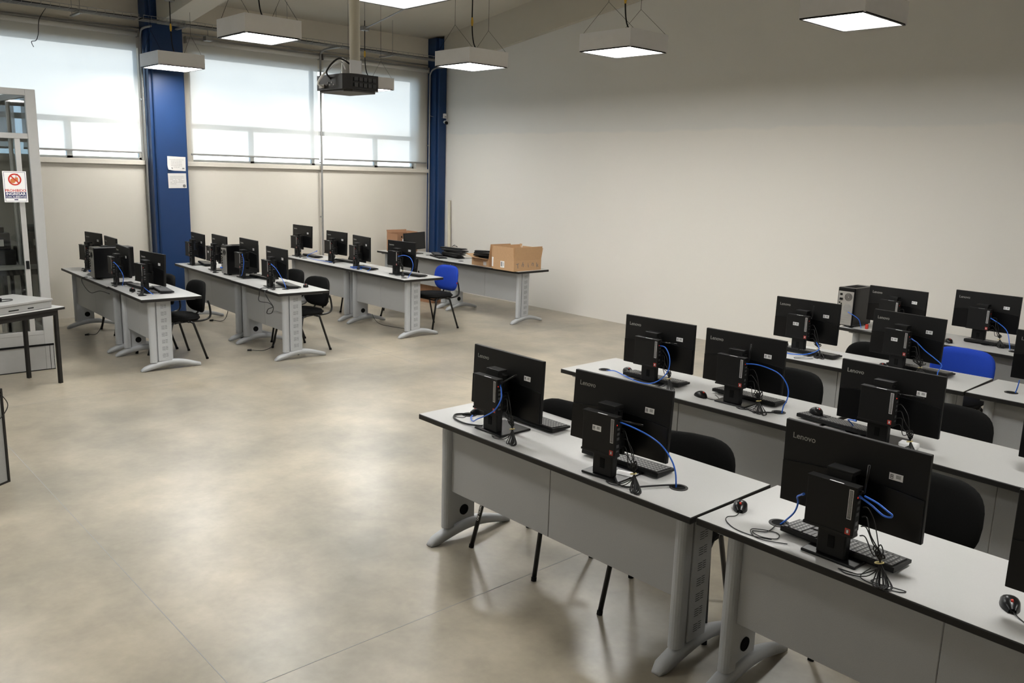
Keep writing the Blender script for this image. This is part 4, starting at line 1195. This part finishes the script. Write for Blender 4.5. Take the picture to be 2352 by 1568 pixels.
obj('lens_hood', B().cyl((.07, -.018, -.034), (.095, -.026, -.040), .027, 18), M_slot, t, smooth=True)
obj('lead', B().tube(crom([(.03, .0, .05), (.05, .02, .03), (.045, .01, .01), (.02, .0, 0)], 5).copy(), .003, 6), M_white, t, smooth=True)
cc = cord_w([(.10, -.235, 3.02), (.14, -.225, 2.99), (.285, -.10, 2.97)], 'thin grey lead from the conduit to the security camera socket', .004, plug=False)
for o in cc.children: o.data.materials.clear(); o.data.materials.append(M_galv)
t = thing('plastic_tube', 'cream plastic tube leaning in the corner beside the blue column', 'tube', (.46, -.06, 0))
obj('tube', B().cyl((.06, -.03, .002), (-.04, .03, 1.56), .028, 18), M_cream, t, smooth=True)
obj('end_cap', B().cyl((-.0405, .0305, 1.56), (-.041, .031, 1.575), .030, 18), M_cream, t)

# ------------------------------------------------------------------ glass booth at the left
bt = thing('glass_booth', 'tall aluminium and glass booth at the left edge of the room', 'booth', (2.95, -7.03, 0))
BW, BD, BH = 2.3, 2.0, 2.72
pn = B()
pn.box(-.05, 0, -BW, 0, 0, .36)
pn.box(-BD, 0, -.05, 0, 0, .36) if False else None
obj('base_panel', pn, MATS['booth_white_frame'], bt)
ps = B().box(-BD, -.05, -.045, -.005, 0, .36)
obj('side_base_panel', ps, MATS['booth_white_frame'], bt)
for (x0, x1, y0, y1) in ((-.05, .004, -.085, .004), (-BD, -BD+.05, -.06, .002), (-.05, .004, -1.15, -1.09), (-.05, .004, -BW, -BW+.06), (-BD, -BD+.05, -BW, -BW+.06), (-BD, -BD+.05, -1.1, -1.04), (-1.0, -.95, -.045, .002)):
    obj('frame_post', B().box(x0, x1, y0, y1, .0 if x0 > -.2 else .0, BH, bev=.004), M_boothw, bt)
for q in (
    (-.05, .002, -BW, -.085, BH-.06, BH),
    (-.05, .002, -BW, -.085, .36, .40),
    (-BD, -BD+.05, -BW, -.06, BH-.06, BH),
    (-BD+.05, -.05, -.05, 0, BH-.06, BH),
    (-BD+.05, -.05, -BW, -BW+.05, BH-.06, BH),
    (-.05, .0, -BW, -.085, 2.26, 2.31),
    (-BD+.05, -.05, -.045, 0, .36, .40),
    (-BD, -BD+.04, -BW, -.06, .36, .42),
    (-BD, -BD+.04, -BW, -.06, 2.26, 2.31),
):
    obj('frame_rail', B().box(*q, bev=.003), M_boothw, bt)
dk = B().box(.001, .006, -BW, -.004, .245, .265).box(.001, .004, -.045, -.040, 0, .245).box(.001, .004, -.012, -.007, 0, .245).box(.001, .006, -BW, -.004, 0, .008)
obj('black_gasket', dk, M_slot, bt)
for (a0, a1, a2, a3, zz0, zz1) in ((-.03, -.024, -1.09, -.085, .40, 2.26), (-.03, -.024, -1.09, -.085, 2.31, BH-.06), (-.03, -.024, -BW+.06, -1.15, .40, BH-.06), (-.95, -.05, -.028, -.022, .40, BH-.06), (-BD+.05, -1.0, -.028, -.022, .40, BH-.06), (-BD+.01, -BD+.016, -BW+.06, -.06, .42, 2.26)):
    obj('glass_pane', B().box(a0, a1, a2, a3, zz0, zz1), M_bglass, bt)
dd = B()
dd.box(-.045, -.010, -.20, -.155, .40, 2.26)
obj('door_stile', dd, M_alum, bt)
obj('door_handle', B().box(-.008, .016, -.19, -.165, 1.02, 1.10, bev=.003), M_slot, bt)
# sign on the booth glass
sg = thing('warning_sign', 'white prohibition sign with red letters on the booth glass', 'sign', (2.9785-.0, -7.265, 1.81))
SM = Matrix.Rotation(PI/2, 4, 'Z') @ RX       # lay-out x->+y, y->z, facing +x
def sgn(name, b, m, dz, parent=sg):
    o = obj(name, b, m, parent, TR(dz, 0, 0) @ SM); return o
sgn('card', B().box(-.10, .10, -.145, .145, 0, .0015), M_white, 0)
fr = B()
fr.box(-.090, .090, .134, .137, 0, .0004); fr.box(-.090, .090, -.137, -.134, 0, .0004); fr.box(-.090, -.087, -.134, .134, 0, .0004); fr.box(.087, .090, -.134, .134, 0, .0004)
fr.box(-.087, .087, -.108, -.050, 0, .0004)
sgn('border_and_band', fr, M_navy, .0016)
rg = B().ring((0, .068, 0), .043, .056, 0, .0004, 36)
sl = B().box(-.046, .046, -.006, .006, 0, .0004, M=TR(0, .068, 0) @ RZ(-PI/4))
sgn('food_drawing', B().disc((-.016, .056, 0), .023, .0004, 20).box(.002, .028, .052, .088, 0, .0004).box(-.036, .002, .048, .052, .0001, .0006), M_orange, .0017)
sgn('drink_straw', B().box(.010, .014, .088, .120, 0, .0005).box(.012, .030, .117, .121, 0, .0005), M_navy, .0017)
sgn('prohibition_ring', rg, M_red, .0022); sgn('prohibition_bar', sl, M_red, .0022)
sgn('red_lettering', text_mesh('PROHIBIDO', .0335, .0002, .0006), M_red, .0020).matrix_local = TR(.0020, 0, -.036) @ SM
sgn('white_lettering', text_mesh('INGRESAR', .036, .0002, .0008), M_white, .0024).matrix_local = TR(.0024, 0, -.068) @ SM
sgn('small_white_lettering', text_mesh('CON ALIMENTOS', .0215, .0002, .0003), M_white, .0024).matrix_local = TR(.0024, 0, -.096) @ SM
sgn('footer_mark', B().box(-.016, .016, -.126, -.116, 0, .0004), M_navy, .0017)
# desk and printer inside the booth
t = thing('black_table', 'black framed table inside the glass booth', 'table', (1.75, -7.35, 0))
obj('tabletop', B().box(-.45, .45, -.45, .30, .93, .96, bev=.004), M_lam, t)
obj('apron', B().box(-.42, .42, -.42, .27, .87, .93), M_edge, t)
for x_, y_ in ((-.42, -.42), (.39, -.42), (-.42, .24), (.39, .24)): obj('leg', B().box(x_, x_+.035, y_, y_+.035, 0, .87), M_edge, t)
t = thing('printer', 'dark printer on the table inside the booth', 'printer', (1.75, -7.32, .96))
obj('lower_tray', B().box(-.25, .25, -.25, .22, 0, .16, bev=.01), M_proj, t)
obj('body', B().box(-.22, .22, -.25, .19, .16, .34, bev=.015), M_proj, t)
obj('scanner_lid', B().box(-.19, .20, -.25, .14, .34, .40, bev=.01), M_black, t)
obj('output_paper', B().box(.2205, .224, .02, .12, .20, .27), M_paper, t)
t = thing('storage_box', 'pale lidded box on the floor inside the booth', 'box', (2.55, -7.42, .08))
obj('body', B().box(-.14, .14, -.20, .16, 0, .20, bev=.004), M_boothw, t)
obj('lid', B().box(-.15, .15, -.21, .17, .20, .235, bev=.004), M_paper, t)
t2 = thing('low_platform', 'low pale platform on the booth floor under the lidded box', 'platform', (2.45, -7.4, 0))
obj('board', B().box(-.42, .36, -.6, .26, 0, .08, bev=.004), M_boothw, t2)

# black-legged table with the grey slab in front of the booth
th_t = math.radians(26.5)
t = thing('side_table', 'white topped table with black steel legs at the left edge', 'table', (3.60, -7.075, 0), th_t - PI/2)
# local: x runs to the left along the front edge, y goes back (towards the window wall)
TW, TD = 1.25, .50
obj('tabletop', B().box(0, TW, -TD, 0, .705, .73, bev=.002), M_lam, t)
obj('edge_band', B().box(-.002, TW+.002, -TD-.002, .002, .704, .724), M_edge, t)
obj('frame', B().box(.05, TW-.05, -.06, -.03, .655, .703).box(.05, TW-.05, -TD+.03, -TD+.06, .655, .703).box(.05, .08, -TD+.06, -.06, .655, .703).box(TW-.08, TW-.05, -TD+.06, -.06, .655, .703), M_edge, t)
for x_, y_ in ((.05, -.06), (TW-.08, -.06), (.05, -TD+.03), (TW-.08, -TD+.03)):
    obj('leg', B().box(x_, x_+.03, y_, y_+.03, 0, .66), M_edge, t)
SIDE = t
t = thing('grey_slab', 'speckled grey slab lying on the side table', 'slab', (3.60, -7.075, .731), th_t - PI/2)
obj('block', B().box(.11, 1.15, -.52, -.03, 0, .065, bev=.006).box(.10, 1.16, -.53, -.02, .065, .085, bev=.004), M_slab, t)
obj('recess_marks', B().box(.30, .36, -.031, -.0285, .02, .03).box(.45, .55, -.031, -.0285, .02, .03), M_slot, t)
t = thing('small_adapter', 'little black adapter with leads lying on the grey slab', 'adapter', (3.60, -7.075, .816), th_t - PI/2)
obj('body', B().box(.47, .54, -.26, -.20, 0, .035, bev=.006), M_blackg, t)
obj('leads', B().tube(crom([(.54, -.23, .02), (.46, -.30, .006), (.36, -.26, .006), (.37, -.20, .006), (.47, -.18, .006), (.62, -.22, .006), (.75, -.2, .006)], 5), .004, 6), M_cable, t, smooth=True)
# low cabinet corner at the left edge
t = thing('low_cabinet', 'grey cabinet corner with black edging at the left edge', 'cabinet', (6.13, -8.13, 0), math.radians(-57))
obj('carcass', B().box(.0, .9, -.5, 0, .012, .62), M_slab, t)
obj('edging', B().box(-.012, .004, -.5, .006, 0, .63).box(.0, .9, -.504, .006, 0, .012).box(0, .9, -.5, .006, .62, .632), M_edge, t)
t = thing('hanging_cord', 'thin dark cord loop hanging beside the low cabinet', 'cord', (6.13, -8.13, .55), math.radians(-57))
obj('cord', B().tube(crom([(.10, .012, .09), (.03, .02, .06), (-.02, .03, -.02), (0, .02, -.08), (.05, .012, -.12)], 6), .003, 6), M_cable, t, smooth=True)

# ------------------------------------------------------------------ small bits on the right desks
t = thing('white_adapter', 'white power adapter lying under the monitor behind the largest one', 'adapter', (10.50, -4.90, .7505), .1)
obj('body', B().box(-.045, .045, -.03, .03, 0, .028, bev=.006), M_white, t)
t = thing('paper_slip', 'white slip of paper on the stand base of the centre foreground monitor', 'paper', (9.86, -6.40, .762), .3)
obj('sheet', B().box(-.045, .045, -.03, .03, 0, .0006), M_white, t)
t = thing('grey_adapter', 'small grey box beside the stand of the monitor before the blue chair', 'adapter', (9.56, -3.22, .7505), 0)
obj('body', B().box(-.045, .045, -.025, .025, 0, .03, bev=.004), M_slab, t)
t = thing('red_plug', 'small red object beside the upright tower', 'plug', (8.70, -1.56, .7505), 0)
obj('body', B().box(-.012, .012, -.012, .012, 0, .045, bev=.004), M_red, t)
